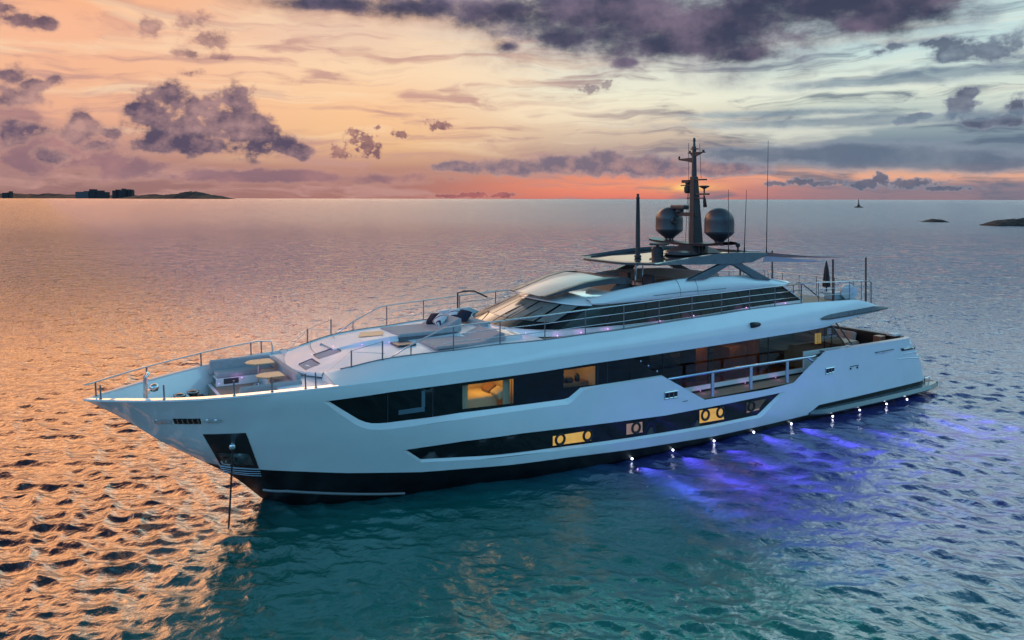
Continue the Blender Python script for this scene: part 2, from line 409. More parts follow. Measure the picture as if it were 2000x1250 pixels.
def resample(poly, step, closed=True):
    out = []; n = len(poly)
    for i in range(n if closed else n-1):
        a, b = poly[i], poly[(i+1) % n]; L = math.dist(a, b); k = max(1, int(math.ceil(L/step)))
        out += [tuple(a[j]+(b[j]-a[j])*t/k for j in range(len(a))) for t in range(k)]
    if not closed: out.append(tuple(poly[-1]))
    return out
def inside(p, poly):
    x, y = p; c = False; n = len(poly)
    for i in range(n):
        x1, y1 = poly[i]; x2, y2 = poly[(i+1) % n]
        if (y1 > y) != (y2 > y) and x < (x2-x1)*(y-y1)/(y2-y1)+x1: c = not c
    return c
def dist_poly(p, poly):
    best = 1e9; n = len(poly)
    for i in range(n):
        a, b = poly[i], poly[(i+1) % n]; dx, dy = b[0]-a[0], b[1]-a[1]; L = dx*dx+dy*dy or 1e-9
        t = max(0, min(1, ((p[0]-a[0])*dx+(p[1]-a[1])*dy)/L)); best = min(best, math.hypot(p[0]-a[0]-dx*t, p[1]-a[1]-dy*t))
    return best
def fill(outer, holes=(), lines=(), step=.35):
    """triangulate a polygon with holes; returns 2d verts, faces"""
    vs, es = [], []
    def loop(pl, closed=True):
        b = len(vs); vs.extend(Vector(p) for p in pl); n = len(pl)
        es.extend((b+i, b+(i+1) % n) for i in range(n if closed else n-1))
    loop(outer)
    for h in holes: loop(h)
    for l in lines: loop(l, False)
    bound = [outer]+list(holes)
    x0, x1 = min(p[0] for p in outer), max(p[0] for p in outer); z0, z1 = min(p[1] for p in outer), max(p[1] for p in outer)
    z = z0+step/2
    while z < z1:
        x = x0+step/2
        while x < x1:
            if inside((x, z), outer) and not any(inside((x, z), h) for h in holes) and min(dist_poly((x, z), b) for b in bound) > step*.45:
                vs.append(Vector((x, z)))
            x += step
        z += step
    v2, _, f2, *_ = delaunay_2d_cdt(vs, es, [], 0, 1e-5)
    fs = []
    for f in f2:
        c = (sum(v2[i].x for i in f)/len(f), sum(v2[i].y for i in f)/len(f))
        if inside(c, outer) and not any(inside(c, h) for h in holes): fs.append(tuple(f))
    return [tuple(v) for v in v2], fs

# ------------------------------------------------------------------ the sea
def build_sea():
    rings = [0.0, 6.0]
    r = 12.0
    while r < 420: rings.append(r); r += max(.045, r*.0026)
    while r < 30000: rings.append(r); r *= 1.07
    rings = np.array(rings)
    f0 = math.atan2(DP.y, DP.x)
    fine = np.linspace(-.76, .76, 860); rest = np.linspace(.76, 2*math.pi-.76, 60)[1:-1]
    ang = np.concatenate([fine, rest])+f0
    R, A = np.meshgrid(rings, ang, indexing='ij')
    X = CAM.x+R*np.cos(A); Y = CAM.y+R*np.sin(A); Z = np.zeros_like(X); DX = np.zeros_like(X); DY = np.zeros_like(X)
    rs = np.random.RandomState(5)
    # the hull shelters the water on this side from the breeze: the short ripples die down there
    lee = np.exp(-(((X-19)/19)**2)**1.5)*np.clip((Y-2)/3, 0, 1)*np.exp(-np.clip((Y-10)/9, 0, None)**2)
    wind = f0+math.radians(163)
    gust = 1+.28*np.sin(X*.13+.6*np.sin(Y*.09)+1)*np.sin(Y*.16+.5)+.2*np.sin(X*.37+Y*.23+np.sin(Y*.2))
    for i in range(104):
        lam = .28*(4.0/.28)**(rs.rand()**1.25); k = 2*math.pi/lam
        if i >= 100: lam = 6.5+2*(i-100); k = 2*math.pi/lam
        th = wind+rs.normal(0, .72 if lam < 2 else .5); ph = rs.rand()*6.283
        steep = .056 if lam < 1.2 else .014
        a = steep*lam/(2*math.pi)
        fade = np.clip(1.3-R/(lam*100), 0, 1)
        arg = k*(X*math.cos(th)+Y*math.sin(th))+ph
        fade = fade*(gust if lam < 1.5 else 1)*(1-lee*(.62 if lam < .75 else .35))
        Z += a*fade*np.sin(arg)
        c = .85*a*fade*np.cos(arg)
        DX += c*math.cos(th); DY += c*math.sin(th)
    nr, na = X.shape
    verts = np.stack([X+DX, Y+DY, Z], -1).reshape(-1, 3).astype(np.float32)
    i = np.arange(nr-1)[:, None]; j = np.arange(na)[None, :]; j2 = (j+1) % na
    quads = np.stack([i*na+j+0*j2, (i+1)*na+j, (i+1)*na+j2, i*na+j2+0*j], -1).reshape(-1, 4)
    quads = quads[na:]                                     # drop the collapsed innermost ring
    inner = np.arange(na)+na                               # one polygon closes the middle
    me = bpy.data.meshes.new('sea')
    nq = len(quads)
    me.vertices.add(len(verts)); me.vertices.foreach_set('co', verts.ravel())
    loops = np.concatenate([quads.ravel(), inner]).astype(np.int32)
    me.loops.add(len(loops)); me.loops.foreach_set('vertex_index', loops)
    starts = np.concatenate([np.arange(nq)*4, [nq*4]]).astype(np.int32); tot = np.concatenate([np.full(nq, 4), [na]]).astype(np.int32)
    me.polygons.add(nq+1); me.polygons.foreach_set('loop_start', starts); me.polygons.foreach_set('loop_total', tot)
    me.polygons.foreach_set('use_smooth', np.ones(nq+1, dtype=bool))
    me.update(); me.validate()
    m = bpy.data.materials.new('sea_water'); m.use_nodes = True
    t = NT(m.node_tree); b = m.node_tree.nodes['Principled BSDF']
    pos = t.new('ShaderNodeNewGeometry').outputs['Position']
    q = t.vec('SUBTRACT', pos, (CAM.x, CAM.y, 0))
    dist = t.vec('LENGTH', q, out='Value')
    sand = t.noise(pos, .035, 3, .5).outputs[0]
    # pale sand shows green through the shallows abreast the bow; violet-blue astern holds lamp glow in its colour, near black ahead
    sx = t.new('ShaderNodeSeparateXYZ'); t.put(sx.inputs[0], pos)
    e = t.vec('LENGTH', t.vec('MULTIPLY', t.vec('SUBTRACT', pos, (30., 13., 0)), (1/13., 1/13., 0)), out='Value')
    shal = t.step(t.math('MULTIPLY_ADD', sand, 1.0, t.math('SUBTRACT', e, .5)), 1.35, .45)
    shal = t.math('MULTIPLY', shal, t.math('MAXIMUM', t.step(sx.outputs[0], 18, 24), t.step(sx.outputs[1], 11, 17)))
    deepglow = t.mix(t.step(sx.outputs[0], 38, 20), (.006, .008, .014), (.036, .040, .17))
    col = t.mix(shal, deepglow, (.0, .135, .11))
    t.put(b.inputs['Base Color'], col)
    b.inputs['IOR'].default_value = 2.4; b.inputs['Specular IOR Level'].default_value = .5
    t.put(b.inputs['Roughness'], t.step(dist, 70, 420, .015, .22))
    n1 = t.noise(t.vec('MULTIPLY', pos, (1, 1, 1)), 4.2, 5, .55, .3).outputs[0]
    n2 = t.noise(pos, .6, 5, .62).outputs[0]
    n3 = t.noise(pos, .11, 6, .65).outputs[0]
    h = t.math('MULTIPLY', n1, t.step(dist, 15, 120, .05, .10))
    h = t.math('ADD', h, t.math('MULTIPLY', n2, t.step(dist, 35, 140, .0, 2.1)))
    h = t.math('ADD', h, t.math('MULTIPLY', n3, t.step(dist, 150, 1500, .0, 3.0)))
    bn = t.new('ShaderNodeBump'); bn.inputs['Strength'].default_value = .8; bn.inputs['Distance'].default_value = 1.0
    t.put(bn.inputs['Height'], h); t.put(b.inputs['Normal'], bn.outputs[0])
    o = bpy.data.objects.new('sea', me); me.materials.append(m); scene.collection.objects.link(o)
    tag(o, 'rippled open sea lit by the evening sky', 'sea', kind='structure')
build_sea()

# ------------------------------------------------------------------ the yacht
yacht = tag(empty('motor_yacht'), 'long white superyacht with black window bands and a dark mast lying at anchor', 'yacht')

BEAM = 3.75
XS = curve([(-1.2, 32.0), (0, 33.42), (.98, 34.43), (1.62, 35.33), (2.49, 36.6), (3.4, 37.72), (4.15, 38.8)])
ZC = curve([(2.7, 4.70), (5, 4.64), (6.9, 4.52), (8.4, 4.40), (9.9, 4.36), (12.8, 4.50), (20.9, 4.51), (26, 4.49), (30, 4.43), (33.6, 4.34), (36, 4.22), (38.8, 4.13)])
W0 = curve([(0, 0), (.75, .95), (1.8, 1.45), (3.4, 1.85), (4.8, 2.2), (6.8, 2.7), (8.8, 3.2), (11.4, 3.45), (15, 3.58), (24, 3.62)])
def BT(s):
    t = max(0., 1-s/16.8); return BEAM*(1-t**4.5)
XT = curve([(-1.2, .2), (.7, .0), (1.25, .12), (1.83, .45), (2.4, .8), (3.12, 1.55), (3.3, 1.62)])
BOOT = [(34.35, .93)]            # filled below, forward to aft
def hull_y(x, z, tuck=True):
    s = max(0., XS(z)-x); zc = ZC(x)
    q = max(0., min(1., z/zc))**.9
    y = (1-q)*W0(s)+q*BT(s)
    if z < 0: y = W0(s)*(1+.35*z) if s < 20 else W0(s)*(1+.1*z)
    if tuck and x < 31:
        zk = .78-.02*(x-10) if x > 10 else .78
        zk = max(.62, min(.9, .62+.012*(x-10))) if x > 10 else .62
        if z < zk: y -= .32*(zk-z)*min(1, (31-x)/4)
    if x < 7: y -= .22*((7-x)/7)**2
    r = .55; ex = x-XT(z)
    if ex < r: y -= r-math.sqrt(max(0., r*r-(r-max(0, ex))**2))
    return max(0., y)
def on_hull(u, v, off=0.):
    r = ray(u, v)
    lo, hi = -.6, 4.6
    for _ in range(46):
        m = (lo+hi)/2; p = CAM + r*((m-CAM.y)/r.y)
        if m-hull_y(p.x, p.z)-off > 0: hi = m
        else: lo = m
    return (p.x, p.z)
def hp(l): return [on_hull(*p) for p in l]

def patch(mb, v2, f2, off=0., mirror=True):
    for sg in ((1, -1) if mirror else (1,)):
        vs = [(x, sg*(hull_y(x, z)+off), z) for x, z in v2]
        mb.add(vs, [f if sg < 0 else f[::-1] for f in f2])

# outlines picked on the port side of the hull
boot = hp([(401, 903), (452, 913), (507, 917), (590, 921), (680, 924), (740, 923.4), (824, 922), (964, 911), (1104, 894), (1240, 877), (1395, 852), (1500, 829), (1581, 809.5)])
boot = [(XS(boot[0][1]), boot[0][1])]+boot[1:]
main_glass = hp([(640.6, 783), (770, 766), (900, 749), (1060, 727), (1150, 712.5), (1239, 699.5), (1250, 705), (1272, 720), (1295, 734), (1215, 746.5), (1137, 758.5), (1114, 778), (1105, 781), (1000, 795), (900, 808), (800, 822), (757, 827.5), (742, 828.5), (728, 828.5), (716, 826), (703, 821), (672, 802.5)])
main_out = hp([(631.5, 784.5), (770, 764.8), (900, 747.8), (1060, 725.8), (1150, 711.3), (1240, 698.3)])
low_out = hp([(1295.5, 735), (1217, 748.5), (1141, 761), (1121, 782), (1111, 789.5), (1003, 804), (903, 818.5), (803, 833), (757, 838.5), (741, 839.5), (724, 839), (708, 835.5), (694, 829), (662, 807.5)])
low_glass = hp([(793, 878.6), (906, 863), (1020, 847.8), (1160, 831), (1300, 812.8), (1415, 791), (1528, 767.7), (1505, 790), (1489, 806), (1482, 812), (1390, 831), (1300, 846), (1190, 862.5), (1076, 877.5), (936, 893), (824, 898.8)])
lowg_out = hp([(785.5, 879.5), (906, 861.6), (1020, 846.4), (1160, 829.6), (1300, 811.4), (1415, 789.6), (1533, 765.5), (1509, 792), (1494, 809), (1486, 815.5), (1390, 835), (1300, 850.3), (1190, 867), (1076, 882), (936, 897.5), (822, 903)])
deck_cut = hp([(1376.5, 780.8), (1435, 771), (1500, 760), (1550, 747.5), (1580, 716), (1609, 687.5)])
aft_top = hp([(1640, 683), (1700, 673.5), (1767, 664)])

def hull():
    top = [(38.8, 4.13)]+[(x, ZC(x)) for x in np.arange(38.4, 8.3, -.4)]
    opening_top = [(9.0, 4.30), (10.5, 4.24), (12.8, 4.20), (16, 4.15)]
    stern_top = [(XT(3.12)+.05, 3.12)]
    stern = [(XT(z), z) for z in (2.9, 2.6, 2.3, 2.0, 1.6, 1.2, .9)]
    out = [(XS(z), z) for z in (-1.1, -.8, -.5, -.2, .1, .4, .7)]+[(XS(z), z) for z in np.arange(1.0, 4.1, .15)]
    out += top+[(8.35, 4.36)]+opening_top+main_out[::-1]
    out += low_out[::-1]
    out += deck_cut+aft_top+stern_top+stern+[(XT(.72), .72), (.0, -.3), (.2, -1.1)]
    out = resample(out, .3)
    # drop nearly coincident points
    cl = []
    for p in out:
        if not cl or math.dist(p, cl[-1]) > .012: cl.append(p)
    bl = resample(boot+[(9.9, .37), (9.2, .71), (4.5, .75), (XT(.74)+.02, .74)], .4, False)
    v2, f2 = fill(cl, [resample(lowg_out, .3)], [bl], .34)
    def below(x, z):
        pts = boot+[(9.9, .37), (9.2, .71), (0.0, .75)]
        xs = [p[0] for p in pts][::-1]; zs = [p[1] for p in pts][::-1]
        return z < np.interp(x, xs, zs)
    mb = MB()
    for sg in (1, -1):
        for k in (0, 1):
            mb.cur = k
            fs = [f for f in f2 if below(sum(v2[i][0] for i in f)/3, sum(v2[i][1] for i in f)/3) == bool(k)]
            mb.add([(x, sg*hull_y(x, z), z) for x, z in v2], [f if sg < 0 else f[::-1] for f in fs])
    # reveals round the window bands
    mb.cur = 0
    D = .11
    def strip(A, B, sg):
        rows = [[(o_[0], sg*hull_y(*o_), o_[1]), (g_[0], sg*(hull_y(*g_)-D), g_[1])] for o_, g_ in zip(A, B)]
        for a, b in zip(rows, rows[1:]):
            k = max(1, int(math.dist(a[0], b[0])/.35))
            mb.grid([[tuple(p[j]+(q[j]-p[j])*t/k for j in range(3)) for p, q in zip(a, b)] for t in range(k+1)])
    for sg in (1, -1):
        strip(lowg_out+lowg_out[:1], low_glass+low_glass[:1], sg)
        strip(main_out, main_glass[:6], sg)
        strip(low_out+main_out[:1], main_glass[8:]+main_glass[:1], sg)
    # transom
    rows = []
    for z in (-1.0, .2, .72, 1.2, 1.6, 2.0, 2.4, 2.8, 3.12):
        x = XT(z)+.0; y = hull_y(x, z)
        rows.append([(x, y*t, z) for t in (1, .5, 0, -.5, -1)])
    mb.grid(rows)
    o = mb.build('hull', ['white', 'boot'], yacht, fix=False)
    o.data.polygons.foreach_set('use_smooth', [True]*len(o.data.polygons)); o.data.set_sharp_from_angle(angle=math.radians(28))
    return o
hull_o = hull()

# glass of the two bands (set back in the reveals), with the lit rooms cut out of the upper one
def rect_px(u0, v0, u1, v1, u2, v2, u3, v3): return hp([(u0, v0), (u1, v1), (u2, v2), (u3, v3)])
room1 = rect_px(906, 754.5, 1006, 741, 1006, 789, 906, 800.5)
room2 = rect_px(1104, 724.5, 1166, 715.5, 1166, 752.5, 1104, 758)
def bands():
    for holes, pl in (([room1, room2], main_glass), ((), low_glass)):
        for sg in (1, -1):
            g = MB(); v2, f2 = fill(resample(pl, .4), holes if sg > 0 else (), (), .5)
            g.add([(x, sg*(hull_y(x, z)-.11), z) for x, z in v2], [f if sg < 0 else f[::-1] for f in f2])
            g.build('window_band', 'blackglass', hull_o, smooth=True, fix=False)
    # joints between panes
    for l in ([(1002, 740), (1002, 793)], [(848, 757), (848, 815)], [(760, 769), (760, 826)], [(1171, 711), (1171, 751)], [(1190, 708), (1190, 748)]):
        (x0, z0), (x1, z1) = hp(l); mb = MB()
        mb.tube([(x0, hull_y(x0, z0)-.11, z0), (x1, hull_y(x1, z1)-.11, z1)], .012, 6); mb.build('pane_joint', 'graphite_dark', hull_o)
    for r_, nm in ((room1, 'cabin_window'), (room2, 'cabin_window')):
        mb = MB(); mb.add([(x, hull_y(x, z)-.112, z) for x, z in r_], [(0, 1, 2, 3)]); mb.build(nm, 'clear', hull_o)
bands()
def room(r_, depth, kind):
    xs = [p[0] for p in r_]; zs = [p[1] for p in r_]; x0, x1, z0, z1 = min(xs)-.25, max(xs)+.25, min(zs)-.35, max(zs)+.3
    yo = min(hull_y(x, z) for x, z in r_)-.16
    mb = MB()
    mb.add([(x0, yo, z0), (x1, yo, z0), (x1, yo, z1), (x0, yo, z1), (x0, yo-depth, z0), (x1, yo-depth, z0), (x1, yo-depth, z1), (x0, yo-depth, z1)],
           [(0, 1, 5, 4), (3, 7, 6, 2), (0, 4, 7, 3), (1, 2, 6, 5), (4, 5, 6, 7)])
    c = mb.build('cabin', 'room', yacht)
    xm = (x0+x1)/2
    if kind == 'bed':
        b = MB(); b.box((x0+.5, yo-depth+.1, z0+.02), (x1-.35, yo-.45, z0+.55), top=(.96, .96)); b.build('bed', 'linen', c, bevel=.08)
        for k in (0, 1):
            b = MB(); b.box((x0+.32, yo-1.35+k*.65, z0+.5), (x0+.72, yo-.8+k*.65, z0+.78), pitch=.5); b.build('pillow', 'wood_in' if k == 0 else 'linen', c, bevel=.06)
        b = MB(); b.box((x0+.2, yo-depth+.03, z1-.55), (x1-.9, yo-depth+.1, z1-.12)); b.build('headboard', 'wood_in', c)
        for xa, xb in ((x0+.26, x0+.55), (x1-.6, x1-.26)):
            rows = [[(xa+(xb-xa)*i/12, yo-.10+.03*math.sin(i*2.1), z) for i in range(13)] for z in (z0+.05, z1-.05)]
            b = MB(); b.grid(rows); b.build('curtain', 'curtain', c, smooth=True)
        lamp('cabin_lamp', 'POINT', (xm-.3, yo-depth*.55, z1-.3), 22, (1.0, .56, .12), yacht, .28)
    else:
        b = MB()
        b.box((x0+.25, yo-.75, z0+.02), (x1-.25, yo-.35, z0+.42)); b.build('worktop', 'wood_in', c, bevel=.02)
        for k, (xx, h, r) in enumerate(((x1-.6, .34, .1), (x1-.85, .22, .13), (xm+.05, .2, .16), (xm-.3, .3, .11))):
            b = MB(); b.lathe([(r*.8, 0), (r, h*.3), (r*.9, h*.7), (r*.4, h)], (xx, yo-.5, z0+.42), 12); b.build('kitchen_pot', 'black', c, smooth=True)
        b = MB(); b.box((xm-.35, yo-depth+.02, z0+.5), (xm-.25, yo-depth+.08, z1)); b.build('door_frame', 'wood_in', c)
        lamp('cabin_lamp', 'POINT', (xm, yo-depth*.5, z1-.3), 8, (1.0, .6, .16), yacht, .28)
room(room1, 1.9, 'bed')
room(room2, 1.5, 'galley')

# lit ports in the lower band: lining, ring, deadlight
def port_window(quad, rings, mat):
    r_ = rect_px(*quad)
    mb = MB(); vs = [(x, hull_y(x, z)-.104, z) for x, z in r_]; mb.add(vs, [(0, 1, 2, 3)])
    w = mb.build('lit_window', mat, hull_o)
    mb = MB(); mb.tube([vs[3], vs[2]], .03, 6); mb.build('window_sill', 'amber' if mat == 'amber' else 'amber_dim', w)
    for u, v, rr in rings:
        x, z = on_hull(u, v); b = MB(); b.torus((x, hull_y(x, z)-.095, z), rr, rr*.27); b.build('port_ring', 'black', w, smooth=True)
port_window((1083, 853.6, 1157, 842, 1157, 860.5, 1083, 870.5), [(1097, 859.5, .19), (1151, 851.5, .19)], 'amber')
port_window((1227, 829.6, 1258, 825, 1258, 844, 1227, 849), [(1245.4, 836.8, .19)], 'amber_dim')
port_window((1370, 803, 1417, 796, 1417, 818.5, 1370, 826.5), [(1381, 811.5, .2), (1410.5, 806, .2)], 'amber')
port_window((1462, 787.5, 1500, 780, 1486, 800, 1462, 806), [(1471, 794.6, .19)], 'wood_in')
# pale blind edge behind the foremost pane
mb = MB()
for q in ((781, 803, 832, 795.5, 832, 805, 781, 812), (826, 765, 833, 764, 833, 796, 826, 797)):
    r_ = rect_px(*q); mb.add([(x, hull_y(x, z)-.105, z) for x, z in r_], [(0, 1, 2, 3)])
mb.build('window_blind', principled('blue_blind', (.10, .17, .21), .4), hull_o)

# bow: anchor pocket, fairleads, spray rail
def hull_patch(name, px, mat, off, parent, step=.3):
    l = hp(px); v2, f2 = fill(resample(l, step), (), (), step); mb = MB(); patch(mb, v2, f2, off, False); return mb.build(name, mat, parent, smooth=True, fix=False)
ap = hull_patch('anchor_pocket', [(395.5, 848), (480, 845.5), (505.5, 915), (430, 908)], 'black', .012, hull_o)
hull_patch('pocket_plate', [(424, 884), (487, 886), (497, 908.5), (436, 905)], principled('pocket_plate_metal', (.10, .12, .12), .22, metal=.6, noise=(4, .5)), .02, ap)
hull_patch('pocket_shaft', [(452, 851), (462, 849), (458, 869), (450, 869)], 'darksteel', .03, ap)
for k in range(4):
    a = 909.5+k*4.2
    l = hp([(428+k*2.5, a), (507.5+k*1.0, a+7.0)]); mb = MB()
    mb.tube([(x, hull_y(x, z)+.02, z) for x, z in [(l[0][0]+(l[1][0]-l[0][0])*t/5, l[0][1]+(l[1][1]-l[0][1])*t/5) for t in range(6)]], .02, 6); mb.build('pocket_rib', 'darksteel', ap)
x, z = on_hull(453.5, 871); b = MB(); b.lathe([(.05, 0), (.11, .03), (.11, .1), (.05, .14)], (x, hull_y(x, z), z), 14, 'Y'); b.build('hawse_roller', 'steel', ap, smooth=True)
fl = hull_patch('bow_fairlead', [(337, 817.5), (391, 817.5), (393, 828), (341, 828)], 'black', .01, hull_o)
for u in (346, 356, 366, 376, 386):
    (x0, z0), (x1, z1) = hp([(u, 819), (u+3, 827)]); mb = MB(); mb.tube([(x0, hull_y(x0, z0)+.03, z0), (x1, hull_y(x1, z1)+.03, z1)], .028, 8); mb.build('fairlead_roller', 'stainless_dark', fl)
for q in ([(300, 819), (332, 819), (333, 826.5), (301, 826.5)], [(398, 818), (432, 818), (431, 825), (397, 825.5)]):
    hull_patch('bow_trim', q, 'trim', .05, hull_o, .08)
mb = MB(); l = hp([(514, 956), (560, 958.5), (610, 961.5), (680, 964), (740, 964.5), (790, 963)])
mb.tube([(x, hull_y(x, z)+.03, z) for x, z in resample(l, .3, False)], .045, 6)
mb.build('spray_rail', principled('spray_rail_paint', (.16, .16, .17), .3), hull_o)
# mid and stern fittings
for quad in ((1297.5, 767, 1322, 763, 1322, 775, 1297.5, 779), (1612, 720, 1628, 717, 1628, 726, 1612, 730.5)):
    l = hp([(quad[i], quad[i+1]) for i in range(0, 8, 2)])
    mb = MB(); P = [(x, hull_y(x, z), z) for x, z in l]
    mb.add([(x, y+.012, z) for x, y, z in P], [(0, 1, 2, 3)])
    f = mb.build('side_fairlead', 'black', hull_o)
    mb = MB(); mb.tube([(x, y+.02, z) for x, y, z in P+[P[0]]], .035, 6); mb.build('fairlead_frame', 'steel', f)
    for t in (.32, .68):
        a = Vector(P[0]).lerp(Vector(P[1]), t); c = Vector(P[3]).lerp(Vector(P[2]), t); mb = MB(); mb.tube([a+Vector((0, .03, 0)), c+Vector((0, .03, 0))], .03, 8)
        mb.build('fairlead_roller', 'stainless_dark', f)
hull_patch('drain_slot', [(1333, 783.5), (1343, 782), (1343, 783.3), (1333, 784.8)], 'black', .01, hull_o)
hull_patch('stern_slot', [(1660, 715.5), (1677, 712.5), (1677, 714), (1660, 717)], 'black', .01, hull_o)
for u, v in ((1661, 720), (1674, 717.5)):
    x, z = on_hull(u, v); b = MB(); b.lathe([(.05, 0), (.05, .03)], (x, hull_y(x, z), z), 10, 'Y'); b.build('drain_plug', 'black', hull_o)
def groove(name, px, mat, off):
    l = hp(px); mb = MB(); mb.tube([(x, hull_y(x, z)+off, z) for x, z in resample(l, .2, False)], .03, 6); return mb.build(name, mat, hull_o, smooth=True)
sv = hull_patch('side_vent', [(1708, 688.5), (1745, 682), (1741, 687.5), (1712, 693)], 'offwhite', .012, hull_o)
groove('vent_lip', [(1709, 688.5), (1727, 685.3), (1745, 682)], 'graphite', .01)
sf = hull_patch('stern_fairlead', [(1758, 680.5), (1786, 674), (1784, 682), (1761, 686)], 'black', .012, hull_o, .15)
for q in ([(1764, 682), (1778, 679)], [(1776, 677.5), (1783, 680)]):
    l = hp(q); mb = MB(); mb.tube([(x, hull_y(x, z)+.03, z) for x, z in l], .035, 8); mb.build('fairlead_roller', 'steel', sf)
groove('stern_crease', [(1752, 702), (1775, 698.5), (1796, 696)], 'white', .0)
groove('stern_crease', [(1764, 692), (1782, 688), (1795, 685)], 'white', .0)

# gunwale cap and inner bulwark of the bow
def bow_well():
    xs = [38.62, 38.3, 37.8, 37.2, 36.5, 35.8, 35, 34.2, 33.4, 32.6, 32.0]
    bt = lambda x: hull_y(x, ZC(x))
    cap = MB()
    for sg in (1, -1):
        inner = MB(); rows = []; irows = []
        for x in xs:
            y = bt(x); w = .24 if x < 38.2 else .15
            zi = 3.32 if x > 34.9 else 3.7
            while XS(zi) < x+.35 and zi < 4.0: zi += .03
            yi = max(.02, y-w); z = ZC(x)
            rows.append([(x, sg*(y+.012), z-.035), (x, sg*(y+.012), z+.02), (x, sg*yi, z+.03), (x, sg*yi, z-.03)])
            irows.append([(x, sg*yi, z-.03), (x-.05, sg*max(.01, min(yi-.12, hull_y(x-.05, zi)-.06)), zi)])
        cap.grid(rows); inner.grid(irows); inner.build('inner_bulwark', 'white', yacht, smooth=True)
    cap.add([(38.8, 0, 4.15), (38.62, bt(38.62)+.01, ZC(38.62)+.02), (38.62, .02, ZC(38.62)+.03), (38.62, -bt(38.62)-.01, ZC(38.62)+.02), (38.8, 0, 4.09), (38.62, bt(38.62)+.01, 4.1), (38.62, -bt(38.62)-.01, 4.1)],
            [(0, 1, 2), (0, 2, 3), (0, 4, 5, 1), (0, 3, 6, 4)])
    cap.build('gunwale_cap', 'white', yacht, auto=40)
    d = MB()
    dk = lambda x, z: max(.02, min(bt(x)-.3, hull_y(x, z)-.08))
    rows = [[(x, -dk(x, 3.325), 3.325), (x, dk(x, 3.325), 3.325)] for x in np.arange(37.35, 34.6, -.35)]
    d.grid(rows)
    d.build('mooring_deck', 'teak', yacht)
    d = MB()
    d.grid([[(x, -dk(x, 3.7), 3.7), (x, dk(x, 3.7), 3.7)] for x in np.arange(34.9, 31.9, -.4)])
    e = dk(34.9, 3.3)-.03; d.add([(34.9, -e, 3.70), (34.9, e, 3.70), (34.9, e, 3.3), (34.9, -e, 3.3)], [(0, 1, 2, 3)])
    d.build('foredeck', 'teak', yacht)
    b = MB(); b.box((34.84, -1.9, 3.702), (34.93, 1.9, 3.74)); b.build('deck_step', 'offwhite', yacht)
    # white side decks level with the gunwale round the seating, and the block abaft it
    b = MB()
    for sg in (1, -1):
        xs2 = [33.6, 33.2, 32.8, 32.4, 32.0, 31.6]
        b.grid([[(x, sg*(bt(x)-.25), ZC(x)-.06), (x, sg*(2.12 if x > 32.7 else 0), ZC(x)-.06)] for x in xs2])
    b.build('side_deck', 'deckwhite', yacht)
    # seating: U of grey cushions
    s = MB(); s.box((32.75, -2.0, 3.7), (34.75, -1.35, 4.0)); s.box((32.75, 1.35, 3.7), (34.6, 2.0, 4.0)); s.box((32.72, -1.35, 3.7), (33.25, 1.35, 4.0)); base = s.build('sofa_base', 'white', yacht, bevel=.03)
    for a, c in (((32.8, -2.02, 4.0), (34.72, -1.32, 4.17)), ((33.3, 1.34, 4.0), (34.58, 2.0, 4.16)), ((32.76, -1.3, 4.0), (33.3, 1.3, 4.17))):
        s = MB(); s.box(a, c); s.build('seat_cushion', 'fabric', yacht, bevel=.05)
    for a, c, k in (((32.72, -2.26, 4.0), (34.85, -2.0, 4.5), 0), ((32.6, -2.2, 4.0), (32.78, 1.6, 4.46), 1), ((32.75, 2.0, 3.75), (34.72, 2.14, 4.42), 2)):
        s = MB(); s.box(a, c, top=(.97, .9)); s.build('backrest', 'fabric', yacht, bevel=.05)
    s = MB(); s.box((34.755, -1.85, 3.78), (34.765, -1.45, 3.96)); s.build('sofa_grille', 'graphite_dark', yacht)
    s = MB(); s.box((34.0, -1.346, 3.78), (34.5, -1.34, 3.97)); s.build('sofa_grille', 'graphite_dark', yacht)
    # windlasses, cleats
    for x, y in ((36.0, -.75), (35.55, -1.0), (35.9, .35)):
        w = MB(); w.lathe([(.24, 0), (.25, .1), (.13, .16), (.12, .3), (.2, .38), (.2, .44), (.05, .48)], (x, y, 3.32), 18); wl = w.build('windlass', 'stainless_dark', yacht, smooth=True)
        w = MB(); w.box((x-.35, y-.14, 3.34), (x-.05, y+.14, 3.6)); w.build('windlass_motor', 'black', wl, bevel=.03)
    w = MB()
    w.tube([(37.1, -.12, 3.3), (37.1, -.12, 4.62), (37.02, -.06, 4.72)], .055, 10); w.tube([(37.1, .1, 3.3), (37.1, .1, 4.62), (37.02, .04, 4.72)], .05, 10); w.box((36.98, -.16, 4.1), (37.16, .14, 4.2))
    bp = w.build('bow_post', 'steel', yacht, smooth=False)
    w = MB(); w.lathe([(.02, -.14), (.11, -.1), (.13, 0), (.11, .1), (.02, .14)], (36.85, .02, 4.25), 14, 'X'); w.build('bow_bell', 'steel', bp, smooth=True)
bow_well()

